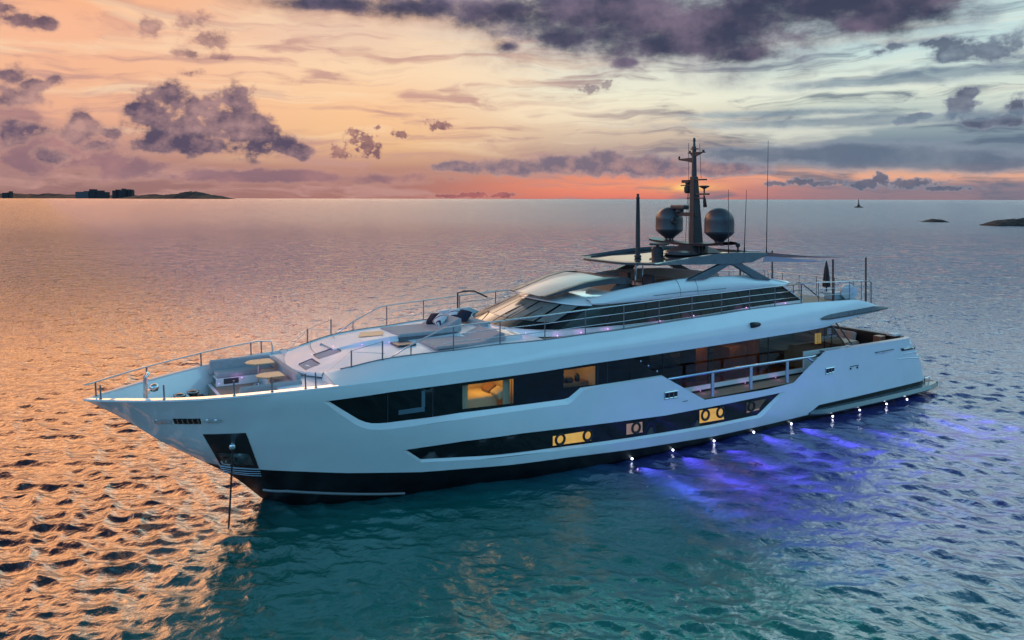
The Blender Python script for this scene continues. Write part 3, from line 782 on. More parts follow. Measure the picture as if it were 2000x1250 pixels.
# low rail round the bow
def rail(name, path, posts, r, pr, base, mids=(), mat='steel', pmat='darksteel'):
    """path: rail points; posts: list of (foot, head); mids: list of paths for the wires"""
    mb = MB(); mb.tube(path, r, 8); o = mb.build(name, mat, yacht, smooth=True)
    for a, b in posts:
        m2 = MB(); m2.tube([a, b], pr, 8); m2.lathe([(pr*2.1, 0), (pr*2.1, .02)], a, 10); m2.build('stanchion', pmat, o)
    for p in mids:
        m2 = MB(); m2.tube(p, r*.62, 6); m2.build('rail_wire', mat, o, smooth=True)
    return o
def bow_rail():
    bt = lambda x: hull_y(x, ZC(x))
    def pt(x, sg): return (x+.03, sg*max(.0, bt(x)-.12), ZC(x)+.44+.05*max(0, (38.3-x)/6))
    xs = [38.72, 38.55, 38.3, 37.9, 37.3, 36.6, 35.8, 35, 34.2, 33.4, 32.9]
    left = [pt(x, -1) for x in xs[::-1]]+[(38.8, 0, 4.58)]+[pt(x, 1) for x in xs]
    tail_p = [(32.55, bt(32.5)-.2, 4.83), (32.2, 2.45, 4.90), (32.12, 2.32, 4.72)]
    tail_s = [(32.45, -bt(32.5)+.2, 4.80), (32.4, -bt(32.4)+.28, 4.5), (32.45, -bt(32.5)+.3, 4.34)]
    path = tail_s[::-1]+left+tail_p
    posts = []
    for sg, xl in ((1, (38.35, 36.75, 34.93, 33.9, 32.95, 32.65)), (-1, (38.45, 36.9, 35.05, 33.2, 32.8))):
        for x in xl:
            y = sg*(bt(x)-.12); posts.append(((x, y, ZC(x)+.02), (x+.02, y, pt(x, sg)[2])))
    rail('bow_rail', path, posts, .028, .024, 0)
bow_rail()

# ------------------------------------------------------------------ upper deck, overhang and their bulwark
YE = curve([(2.6, 3.05), (3.5, 3.25), (5, 3.37), (7, 3.4), (24, 3.4), (26.08, 3.24), (27.82, 3.04), (29.32, 2.86), (30.27, 2.70), (31.26, 2.48), (32.03, 2.22)])
ZE = curve([(2.6, 4.68), (3.6, 4.77), (4.29, 4.92), (4.97, 5.13), (6.29, 5.35), (7.51, 5.38), (10.04, 5.44), (11.89, 5.43), (13.53, 5.41), (15.25, 5.34), (16.97, 5.29), (18.77, 5.22), (20.59, 5.15), (22.45, 5.12), (24.28, 5.08), (26.08, 5.07), (27.82, 5.0), (29.32, 4.96), (30.27, 4.89), (31.26, 4.72), (32.03, 4.59)])
YC = curve([(2.6, 3.08), (4, 3.35), (6, 3.55), (9, 3.72), (12, 3.75)])
def crease_y(x): return hull_y(x, ZC(x), False) if x > 12 else YC(x)
def upper():
    xs = list(np.arange(2.7, 31.9, .45))+[31.9, 32.1]
    for sg in (1, -1):
        mb = MB(); rows = []
        for x in xs:
            ye, ze, yc, zc = YE(x), ZE(x), crease_y(x), ZC(x)
            row = []
            for t in (0, .12, .3, .5, .7, .86, 1):
                bulge = .05*math.sin(math.pi*t)
                row.append((x, sg*(yc+(ye-yc)*t**1.15+bulge), zc+(ze-zc)*t))
            row += [(x, sg*(ye-.10), ze+.012), (x, sg*(ye-.14), ze-.10)]
            rows.append(row)
        mb.grid(rows)
        x = 32.1; ye, ze, yc, zc = YE(x), ZE(x), crease_y(x), ZC(x)
        mb.add([(x, sg*yc, zc), (x, sg*(yc+ye)/2, (zc+ze)/2), (x, sg*ye, ze), (x, sg*(ye-.14), ze-.1), (x, sg*(ye-.2), zc-.05), (x, sg*yc, zc-.05)], [(0, 1, 2, 3, 4, 5)])
        o = mb.build('upper_bulwark', 'white', yacht); o.data.polygons.foreach_set('use_smooth', [True]*len(o.data.polygons)); o.data.set_sharp_from_angle(angle=math.radians(32))
        # toe strip under the rail
        mb = MB(); mb.tube([(x, sg*(YE(x)-.05), ZE(x)+.02) for x in np.arange(10.0, 31.8, .4)], .022, 6); mb.build('toe_rail', 'darksteel', yacht, smooth=True)
        # graphite blade along the end of the overhang
        pts = [(9.2, 4.71), (8.9, 4.79), (8.44, 4.85), (7.48, 4.89), (4.75, 4.95), (2.72, 4.72), (6.3, 4.67), (8.44, 4.63), (8.95, 4.66)]
        def by(x, z):
            zc, ze = ZC(x), ZE(x); t = max(0, min(1, (z-zc)/max(.05, ze-zc))); return crease_y(x)+(YE(x)-crease_y(x))*t**1.15+.05*math.sin(math.pi*t)
        pp = resample(pts, .35); mb = MB()
        v2, f2 = fill(pp, (), (), .3)
        mb.add([(x, sg*(by(x, z)+.05), z) for x, z in v2], f2)
        ring = pp+[pp[0]]
        mb.grid([[(x, sg*(by(x, z)+.05), z), (x, sg*(by(x, z)-.04), z)] for x, z in ring])
        mb.build('overhang_blade', 'graphite', yacht, auto=35)
        mb = MB(); mb.tube([(x, sg*(by(x, z)+.05), z) for x, z in resample([(9.1, 4.685), (8.44, 4.655), (6.3, 4.69), (3.4, 4.735)], .4, False)], .03, 6); mb.build('blade_shade_strip', 'black', yacht)  # solid black tube painted as the shadow beneath the blade
        if sg > 0:
            x, z = 13.57, 4.81; mb = MB(); y = by(x, z)
            mb.lathe([(.02, -.33), (.09, -.2), (.12, .1), (.12, .26), (.08, .28)], (x+.03, y+.06, z), 14, 'X'); mb.build('navigation_light', 'black', yacht, smooth=True)
    # soffit of the overhang, the after edge and the upper deck
    mb = MB(); mb.grid([[(x, -crease_y(x)+.02, ZC(x)-.02), (x, 0, ZC(x)-.02), (x, crease_y(x)-.02, ZC(x)-.02)] for x in np.arange(4.0, 21, .6)])
    mb.add([(4.0, -3.25, 4.66), (4.0, 3.25, 4.66), (4.15, 3.2, 4.86), (4.15, -3.2, 4.86)], [(0, 1, 2, 3)])
    mb.build('overhang_soffit', 'offwhite', yacht, smooth=True)
    mb = MB(); mb.grid([[(x, -YE(x)+.13, ZE(x)-.07), (x, 0, ZE(x)-.05), (x, YE(x)-.13, ZE(x)-.07)] for x in [4.15, 4.6, 5.1]+list(np.arange(5.6, 24.6, .8))])
    mb.build('upper_deck', 'teak', yacht)
    # crowned coachroof forward of the wheelhouse
    FX = lambda y: 32.62-.115*y*y
    zt = lambda x, y: (ZE(min(x, 32.0))-.02)+.13*(1-(y/2.3)**2)*(1 if x < 31 else max(.2, 1-(x-31)*.5))-max(0, x-32.03)*.28
    ys = np.linspace(-1, 1, 23)
    rows = []
    for i in range(26):
        t = i/25; row = []
        for yy in ys:
            x0 = FX(yy*2.1); x = 24.2+(x0-24.2)*t; ye = YE(min(32.0, x))-.14
            row.append((x, yy*ye, zt(x, yy*2.3)))
        rows.append(row)
    mb = MB(); mb.grid(rows)
    front = rows[-1]
    mb.grid([front, [(x+.02, y, z-.05) for x, y, z in front], [(x-.01, y, z-.12) for x, y, z in front], [(x-.35, y*.97, z-.13) for x, y, z in front]])
    o = mb.build('coachroof', 'deckwhite', yacht, auto=35)
    mb = MB(); mb.grid([[(x-.3, y*.98, z-.12) for x, y, z in front], [(x-.34, y*.98, 4.2) for x, y, z in front]]); mb.build('coachroof_front', 'graphite', yacht, smooth=True)
    for fx in (.3, .62):  # panel seams
        mb = MB(); mb.tube([(x, y, z+.004) for x, y, z in [r for r in rows[22 if fx < .5 else 19]] if y < -.05], .010, 4); mb.build('panel_seam', 'graphite', o)
    # steps let into the coachroof
    for (xa, xb, ya, yb) in ((31.95, 32.38, .35, 1.15), (31.0, 31.75, -.05, .55)):
        mb = MB(); z = lambda x, y: zt(x, y)+.006
        mb.add([(xb, ya, z(xb, ya)), (xb, yb, z(xb, yb)), (xa, yb, z(xa, yb)), (xa, ya, z(xa, ya))], [(0, 1, 2, 3)])
        st = mb.build('coachroof_step', 'graphite_dark' if 0 else 'fabric', yacht)
        mb = MB(); mb.grid([[(xb, ya-.03, z(xb, ya)), (xa, ya-.03, z(xa, ya)), (xa-.02, yb, z(xa, yb))], [(xb, ya-.05, z(xb, ya)+.045), (xa-.04, ya-.05, z(xa, ya)+.05), (xa-.05, yb, z(xa, yb)+.045)]]); mb.build('step_riser', 'fabric_dark', st)
        mb = MB(); mb.box((xb-.1, ya+.02, zt(xb, ya)+.0), (xb, yb-.02, zt(xb, yb)+.02)); mb.build('step_tread', 'teak', st)
    # raised block with a teak hatch, and sunpads
    mb = MB()
    rows2 = [[(31.15, .15, 4.80), (31.1, .12, 4.90), (31.1, -1.3, 4.9), (31.15, -1.35, 4.8)], [(30.2, .52, 4.95), (30.18, .46, 5.13), (30.2, -1.1, 5.13), (30.2, -1.15, 4.95)],
             [(29.4, .78, 5.0), (29.4, .70, 5.24), (29.4, -.9, 5.24), (29.4, -.95, 5.0)], [(28.9, .80, 5.0), (28.9, .72, 5.27), (28.9, -.9, 5.27), (28.9, -.95, 5.0)]]
    mb.grid(rows2); bk = mb.build('raised_block', 'deckwhite', yacht, auto=35)
    mb = MB(); mb.add([(30.05, -.25, 5.175), (29.3, .3, 5.268), (29.0, -.5, 5.285), (29.75, -.85, 5.23)], [(0, 1, 2, 3)]); mb.build('teak_hatch', 'oak', bk)
    mb = MB(); mb.box((28.62, .95, 5.04), (29.3, 1.7, 5.115)); mb.build('deck_hatch', 'graphite_dark', yacht, bevel=.02)
    mb = MB(); mb.box((26.55, -.95, 5.05), (28.88, .78, 5.2)); mb.build('sunpad_base', 'fabric_dark', yacht)
    mb = MB(); mb.box((26.5, -1.0, 5.2), (28.9, .82, 5.33)); mb.build('sunpad', 'fabric', yacht, bevel=.04)
    mb = MB(); mb.prism([(27.2, -.98, 5.33), (26.45, -.98, 5.72), (26.35, -.98, 5.70), (26.35, -.98, 5.2), (26.6, -.98, 5.2)], (0, 1.78, 0)); mb.build('sunpad_backrest', 'fabric', yacht, bevel=.03)
    mb = MB(); mb.box((26.4, 1.05, 5.04), (28.35, 2.75, 5.14)); mb.build('sunpad', 'fabric', yacht, bevel=.04)
    mb = MB(); mb.prism([(26.55, 1.05, 5.14), (25.75, 1.05, 5.42), (25.6, 1.05, 5.36), (25.6, 1.05, 5.08), (26.4, 1.05, 5.08)], (0, 1.7, 0)); mb.build('sunpad_backrest', 'fabric', yacht, bevel=.03)
    # settee in front of the windscreen with its coaming
    mb = MB(); mb.box((24.9, -2.6, 5.08), (26.0, -1.4, 5.3)); mb.box((24.75, -2.3, 5.1), (25.2, .2, 5.35)); mb.build('settee', 'fabric', yacht, bevel=.04)
    mb = MB(); mb.prism([(26.1, -2.75, 5.05), (25.6, -2.75, 5.5), (24.2, -2.75, 5.56), (23.6, -2.75, 5.3), (23.6, -2.75, 5.05)], (0, .14, 0)); mb.build('settee_coaming', 'offwhite', yacht, bevel=.02)
    mb = MB(); mb.box((24.75, 1.2, 5.06), (25.5, 2.6, 5.24)); mb.build('deck_locker', 'white', yacht, bevel=.03)
upper()

def upper_rails():
    for sg in (1, -1):
        def P(x, h): return (x, sg*(YE(x)-.05), ZE(x)+h)
        top = [(30.02, .02), (29.32, .36), (28.17, .80), (27.6, .84), (26.08, .84), (24.31, .90), (22.47, .93), (20.6, .955), (18.77, .945), (17, .93), (15.6, .91), (13.55, .88), (11.9, .89), (10.1, .9)]
        path = [P(x, h) for x, h in top]
        posts = [(P(x, .01), P(x, h)) for x, h in ((29.32, .36), (27.82, .83), (26.08, .84), (24.28, .9), (22.45, .93), (20.59, .95), (18.77, .945), (16.97, .93), (15.25, .91), (13.53, .88), (11.89, .89), (10.1, .9))]
        mids = [[P(x, h*f) for x, h in top[2 if f < .5 else 3:]] for f in (.34, .67)]
        rail('upper_rail', path, posts, .026, .022, 0, mids)
        for x, h in ((31.26, .55), (30.27, .63)):
            mb = MB(); mb.tube([P(x, 0), P(x, h)], .026, 8); mb.lathe([(.06, 0), (.06, .025)], P(x, 0), 10); p = mb.build('rail_post', 'darksteel', yacht)
            if x < 31:
                mb = MB(); mb.tube([P(30.27, .6), P(31.26, .53), P(32.0, .02)], .008, 5); mb.tube([P(31.26, .5), P(30.2, .2)], .008, 5); mb.build('guard_wire', 'steel', p)
upper_rails()

# ------------------------------------------------------------------ wheelhouse, saloon and flybridge
def house():
    # plan outlines (half): foot and head of the glazing
    base = [(24.86, 0), (24.80, .7), (24.62, 1.4), (24.36, 2.05), (24.0, 2.5), (23.4, 2.72), (22, 2.75), (20, 2.75), (18, 2.75), (16, 2.75), (14, 2.75), (12, 2.75), (10.6, 2.75), (9.3, 2.75)]
    zb = [5.26, 5.26, 5.27, 5.28, 5.29, 5.27, 5.22, 5.18, 5.2, 5.26, 5.34, 5.42, 5.46, 5.48]
    head = [(22.62, 0), (22.56, .6), (22.42, 1.15), (22.2, 1.7), (21.9, 2.15), (21.45, 2.45), (20.7, 2.56), (19.5, 2.58), (18, 2.58), (16, 2.58), (14.3, 2.58), (12.6, 2.58), (11.4, 2.57), (10.45, 2.56)]
    zh = [6.14, 6.13, 6.11, 6.09, 6.07, 6.07, 6.06, 6.06, 6.07, 6.12, 6.15, 6.17, 6.18, 6.18]
    rb = [(x, y, z) for (x, y), z in zip(base, zb)]; rh = [(x, y, z) for (x, y), z in zip(head, zh)]
    mir = lambda r: [(x, -y, z) for x, y, z in r[:0:-1]]
    B = mir(rb)+rb; Hh = mir(rh)+rh
    lerp = lambda a, b, t: tuple(a[j]+(b[j]-a[j])*t for j in range(3))
    mb = MB(); mb.grid([[lerp(a, b, t) for a, b in zip(B, Hh)] for t in (0, .25, .5, .75, 1)])
    wall = mb.build('wheelhouse_glazing', 'blackglass', yacht, smooth=True)
    # foot of the house (white coaming the violet lamps shine on)
    mb = MB(); mb.grid([[(x+.0, y*1.02, z+.012) for x, y, z in B], [(x+(.12 if x > 23.5 else 0), y*1.03, z-.22) for x, y, z in B]]); mb.build('house_coaming', 'white', yacht, smooth=True)
    mb = MB(); mb.tube([(x+.01, y*1.02, z+.015) for x, y, z in B[5:-5]], .02, 6); mb.build('windscreen_moulding', 'offwhite', yacht, smooth=True)
    # after corner strut and after bulkhead
    for sg in (1, -1):
        mb = MB(); mb.tube([(9.3, sg*2.78, 5.47), (10.45, sg*2.6, 6.2)], .035, 8); mb.build('corner_strut', 'white', yacht)
    mb = MB(); mb.add([(9.4, -2.7, 5.4), (9.4, 2.7, 5.4), (10.4, 2.5, 6.2), (10.4, -2.5, 6.2)], [(0, 1, 2, 3)]); mb.build('after_bulkhead', 'blackglass', yacht)
    # panes: (column range in the half outline, height range), set 6 mm proud of the dark band
    def facet(i0, i1, t0, t1, sg, mat, name, off=.008):
        seg = []
        n = 6
        for k in range(n+1):
            s_ = i0+(i1-i0)*k/n; i = min(int(s_), len(rb)-2); f = s_-i
            a = lerp(rb[i], rb[i+1], f); b = lerp(rh[i], rh[i+1], f); seg.append((a, b))
        rows = []
        for t in (t0, (t0+t1)/2, t1):
            row = []
            for a, b in seg:
                p = lerp(a, b, t); nx = a[0]-23 if a[0] > 23.6 else 0
                d = Vector((max(0, nx)*1.2+.0, p[1] if a[0] < 24.7 else p[1]*.4, .9)).normalized()
                row.append((p[0]+d.x*off*2, sg*(p[1]+d.y*off*2), p[2]+d.z*off*2))
            rows.append(row)
        mb = MB(); mb.grid(rows); return mb.build(name, mat, wall, smooth=True)
    # windscreen panes, port to starboard
    for i0, i1, sg in ((0, .95, 1), (0, .95, -1), (1.12, 2.75, 1), (1.12, 2.75, -1), (2.95, 4.15, 1), (2.95, 4.15, -1)):
        facet(i0, i1, .3, .93, sg, 'pane', 'windscreen_pane')
    sp = principled('side_pane', (.014, .026, .028), .14, spec=.3)
    for sg in (1, -1):
        for a, b in ((5.1, 6.4), (6.45, 7.45), (7.5, 8.45), (8.5, 9.45), (9.5, 10.4), (10.45, 11.4), (11.45, 12.4)):
            facet(a, b, .08, .92, sg, sp, 'side_pane', .006)
    # wipers
    for sg, i in ((1, .4), (1, 2.0)):
        f = i-int(i); a = lerp(rb[int(i)], rb[int(i)+1], f); b = lerp(rh[int(i)], rh[int(i)+1], f)
        p0 = lerp(a, b, .1); p1 = lerp(lerp(a, b, .62), rh[int(i)+1], .12); up = Vector((.06, 0, .06))
        P0 = Vector((p0[0], sg*p0[1], p0[2]))+up; P1 = Vector((p1[0], sg*p1[1], p1[2]))+up
        mb = MB(); mb.tube([P0, P0.lerp(P1, .55)+up*.5, P1], .014, 6); mb.tube([P0.lerp(P1, .45), P1+(P1-P0)*.15], .016, 6); mb.build('wiper', 'black', wall)
    # roof: brow forward, coamings either side of the flybridge
    RX = [(22.7, .0), (22.0, .10), (21.2, .22), (20.55, .37), (19.5, .52), (18.5, .60), (17.63, .66), (16.8, .71), (16.08, .72), (14.8, .68), (13.44, .62), (12.2, .50), (10.97, .36), (10.3, .24), (9.75, .13)]
    hy = curve([(9.7, 2.40), (10.45, 2.56), (12, 2.58), (20.7, 2.56), (21.45, 2.45), (21.95, 2.15), (22.26, 1.7), (22.46, 1.15), (22.58, .6), (22.62, 0)][:])
    hz = curve([(9.7, 6.24), (10.45, 6.19), (12.6, 6.17), (16, 6.12), (19.5, 6.06), (20.7, 6.06), (21.45, 6.07), (22.2, 6.09), (22.62, 6.14)])
    rise = curve(sorted(RX))
    FLOOR = 6.02
    for sg in (1, -1):
        rows = []
        for x in [9.75, 9.95, 10.3, 10.7, 11.2, 12, 12.8, 13.6, 14.4, 15.2, 16, 16.8, 17.6, 18.4, 19.2, 19.9, 20.6, 21.1, 21.5]:
            y0, z0, r = hy(x), hz(x), rise(x); w = 2.42-.02*max(0, 12-x)
            zt_ = z0+r; k = min(1, (19.9-x)/1.2+.25)
            rows.append([(x, sg*(y0+.0), z0-.02), (x, sg*(y0+.05), z0+.05), (x, sg*(y0+.03), z0+r*.45), (x, sg*(y0-.06), z0+r*.8), (x, sg*(y0-.16), zt_), (x, sg*(y0-.3), zt_+.01), (x, sg*(y0-.4), zt_-.08), (x, sg*(y0-.46), max(FLOOR-.02, zt_-.9))])
        mb = MB(); mb.grid(rows); mb.add([rows[0][i] for i in range(8)], [tuple(range(8))])
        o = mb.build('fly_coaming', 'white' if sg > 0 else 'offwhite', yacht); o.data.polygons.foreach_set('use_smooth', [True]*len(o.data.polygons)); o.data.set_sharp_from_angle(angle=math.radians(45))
        mb = MB(); mb.tube([(x, sg*(hy(x)+.052), hz(x)+.16+(.02 if x > 16 else 0)) for x in np.arange(14.2, 18.6, .3)], .012, 5); mb.build('coaming_seam', 'graphite', o)
        for x in (16.9, 15.9):
            z0, r, y0 = hz(x), rise(x), hy(x); mb = MB(); mb.tube([(x, sg*(y0+.053), z0+.06), (x, sg*(y0+.033), z0+r*.45), (x+.04, sg*(y0-.055), z0+r*.8), (x+.1, sg*(y0-.155), z0+r+.005)], .010, 5); mb.build('coaming_seam', 'graphite', o)
    # brow
    mb = MB(); rows = []
    lipr = [(a, -b, z) for (a, b), z in zip(head[6:0:-1], zh[6:0:-1])]+[(a, b, z) for (a, b), z in zip(head[:7], zh[:7])]
    for t in (0, .06, .2, .4, .7, 1.0):
        row = []
        for hx, hy_, z in lipr:
            X = hx+(18.6-hx)*t
            side = (abs(hy_)/2.56)**3
            ytop = min(abs(hy_)*(1-.04*t), hy(min(X, 22.6))-.2 if X < 21.4 else 9)
            zz = z+.015+(.05 if t > 0 else 0)+.36*t**.8*(1-side)+side*max(0, rise(min(X, 22.7))*.9-.05)*min(1, t*2)
            row.append((X+.05*(1-t), math.copysign(ytop, hy_) if hy_ else 0, zz))
        rows.append(row)
    mb.grid(rows)
    lip = rows[0]; mb.grid([lip, [(x+.03, y*1.012, z-.06) for x, y, z in lip]])
    o = mb.build('wheelhouse_brow', 'white', yacht); o.data.polygons.foreach_set('use_smooth', [True]*len(o.data.polygons)); o.data.set_sharp_from_angle(angle=math.radians(40))
    mb = MB(); mb.tube([(x+.04, y*1.014, z-.07) for x, y, z in lip], .026, 6); mb.build('brow_seal', 'graphite_dark', yacht, smooth=True)
    # graphite hood: two swept arms and the panel between
    A = [(22.95, 6.36), (22.0, 6.60), (21.0, 6.86), (20.0, 7.0), (19.3, 6.98)]
    lowz = [6.34, 6.50, 6.66, 6.74, 6.72]
    def hood_y(x): return 1.35+(22.95-x)*.15
    for sg in (1, -1):
        mb = MB(); rows = []
        for (x, z), zl in zip(A, lowz):
            y = hood_y(x); rows.append([(x, sg*(y+.05), zl), (x, sg*(y+.02), z-.03), (x-.02, sg*(y-.06), z), (x-.02, sg*(y-.35), z-.005), (x-.05, sg*(y-.38), z-.06)])
        mb.grid(rows); mb.add([rows[0][k] for k in range(5)], [(0, 1, 2, 3, 4)]); mb.build('hood_arm', 'graphite_dark', yacht, auto=40)
    mb = MB(); mb.grid([[(x-.02+(.0), -(hood_y(x)-.3), z-.03), (x+.16, 0, z+.05), (x-.02, hood_y(x)-.3, z-.03)] for x, z in A[:4]]); mb.build('hood_panel', principled('hood_panel_paint', (.30, .27, .28), .35, coat=.3), yacht, smooth=True)
    # cockpit of the flybridge
    mb = MB(); mb.grid([[(x, -2.15, FLOOR), (x, 2.15, FLOOR)] for x in np.arange(9.6, 20, .8)]); mb.build('fly_deck', 'teak', yacht)
    mb = MB(); mb.prism([(20.2, -1.75, 6.3), (19.2, -1.75, 6.98), (18.9, -1.75, 6.92), (18.7, -1.75, 6.4), (18.7, -1.75, 6.1)], (0, 3.5, 0)); mb.build('helm_console', 'graphite_dark', yacht, bevel=.04)
    mb = MB(); mb.grid([[(19.0, -1.9, 6.80), (19.1, 0, 6.86), (19.0, 2.15, 6.66)], [(17.6, -2.1, 6.66), (17.6, 0, 6.6), (17.6, 2.18, 6.56)]]); mb.build('helm_windscreen', 'blackglass', yacht, smooth=True)
    for k, y in enumerate((-1.0, .6)):
        mb = MB(); mb.box((16.9, y-.3, 6.3), (17.5, y+.3, 6.5)); mb.box((16.8, y-.3, 6.45), (16.98, y+.3, 6.85)); mb.box((17.1, y-.08, 6.02), (17.3, y+.08, 6.3)); mb.build('helm_seat', 'fabric_dark', yacht, bevel=.04)
    mb = MB(); mb.box((13.6, -2.0, 6.03), (16.2, -1.3, 6.38)); mb.box((13.6, 1.2, 6.03), (16.2, 1.95, 6.38)); mb.build('fly_sofa', 'beige', yacht, bevel=.05)
    mb = MB(); mb.box((10.4, -1.6, 6.03), (12.6, 1.6, 6.3)); mb.build('fly_sunpad', 'beige', yacht, bevel=.05)
house()

def hardtop():
    HZ = curve([(11.5, 7.74), (13.0, 7.76), (15, 7.70), (16.5, 7.62), (18, 7.55), (19.1, 7.54)])
    plan = [(19.06, 0), (19.06, .9), (18.95, 1.45), (18.1, 2.5), (17.6, 2.6), (15.5, 2.62), (13.5, 2.62), (11.7, 2.62), (11.55, 1.8), (11.5, 0)]
    full = plan+[(x, -y) for x, y in plan[-2:0:-1]]
    top = []; mb = MB()
    c = (15.2, 0)
    o1 = [(x, y, HZ(x)) for x, y in full]; o2 = [(x, y, HZ(x)-.09) for x, y in full]
    i1 = [(c[0]+(x-c[0])*.93, y*.9, HZ(c[0]+(x-c[0])*.93)+.0) for x, y in full]; i2 = [(x, y, z-.03) for x, y, z in i1]
    ib = [(c[0]+(x-c[0])*.93, y*.9, HZ(c[0]+(x-c[0])*.93)-.10) for x, y in full]
    cl = lambda r: r+[r[0]]
    mb.grid([cl(ib), cl(o2), cl(o1), cl(i1), cl(i2)])
    n = len(full); mb.add(ib, [tuple(range(n))])
    h = mb.build('hardtop', 'graphite_dark', yacht, auto=35)
    # sunken glass panel and the after plating
    mb = MB()
    q = [p for p in i2]
    mb.add([(x, y, z) for x, y, z in q], [tuple(range(n))]); mb.build('hardtop_panel', principled('hardtop_gloss', (.035, .034, .04), .06, spec=.9, coat=.6), h)
    for sg in (1, -1):
        up = [(18.3, 7.56), (17.2, 7.66), (16.2, 7.75), (15.0, 7.83), (13.8, 7.86), (12.6, 7.85), (11.55, 7.78)]
        lo = [(18.3, 7.53), (17.2, 7.47), (16.2, 7.43), (15.0, 7.40), (13.8, 7.36), (12.6, 7.38), (11.55, 7.70)]
        mb = MB()
        rows = [[(a[0], sg*(2.50), a[1]), (a[0], sg*2.66, a[1]-.015), (b[0], sg*2.68, b[1]), (b[0], sg*2.5, b[1]+.02)] for a, b in zip(up, lo)]
        mb.grid(rows+[]); mb.grid([[r[0], r[3]] for r in rows]); mb.build('hardtop_fascia', 'graphite', h, auto=35)
        # chevron legs
        apex = (13.8, 7.46)
        y = 2.62
        for pts, nm in (([(14.1, 7.50), (13.2, 7.50), (13.75, 7.34), (14.0, 7.30), (15.35, 6.78), (16.45, 6.78)], 'hardtop_leg'), ([(14.0, 7.49), (13.5, 7.50), (11.2, 6.52), (12.2, 6.60), (13.6, 7.26), (13.95, 7.30)], 'hardtop_leg')):
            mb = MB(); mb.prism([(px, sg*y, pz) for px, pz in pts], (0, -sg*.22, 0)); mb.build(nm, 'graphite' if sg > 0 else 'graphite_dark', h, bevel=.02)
    for x, y in ((17.4, .35), (17.3, .2), (16.4, -.35)):
        mb = MB(); mb.tube([(x, y, 6.0), (x, y, 7.5)], .035, 8); mb.build('hardtop_post', 'steel', h)
    # things on the roof: mast platform, pole, radar set, horn plate
    mb = MB(); mb.lathe([(.10, 7.56), (.16, 7.6), (.16, 7.68), (.105, 7.72), (.10, 9.0), (.075, 10.2), (.085, 10.22), (.085, 10.3), (.06, 10.32), (.06, 10.46)], (17.0, 0, 0), 16); mb.build('light_mast', 'mast', yacht, auto=30)
    mb = MB(); mb.lathe([(.27, 7.56), (.28, 7.95), (.22, 8.0), (.08, 8.02), (.08, 8.14)], (15.6, -.25, 0), 18); rs = mb.build('searchlight', 'mast', yacht, auto=30)
    mb = MB(); mb.box((15.3, -.62, 8.1), (15.75, .2, 8.2), rz=.3, pitch=.1); mb.build('searchlight_head', 'mast', rs, bevel=.03)
    mb = MB(); mb.lathe([(.75, 7.66), (.8, 7.7), (.7, 7.8), (.2, 7.84)], (14.7, .35, 0), 28); mb.build('antenna_disc', 'graphite_dark', yacht, auto=30)
    return h
hardtop()

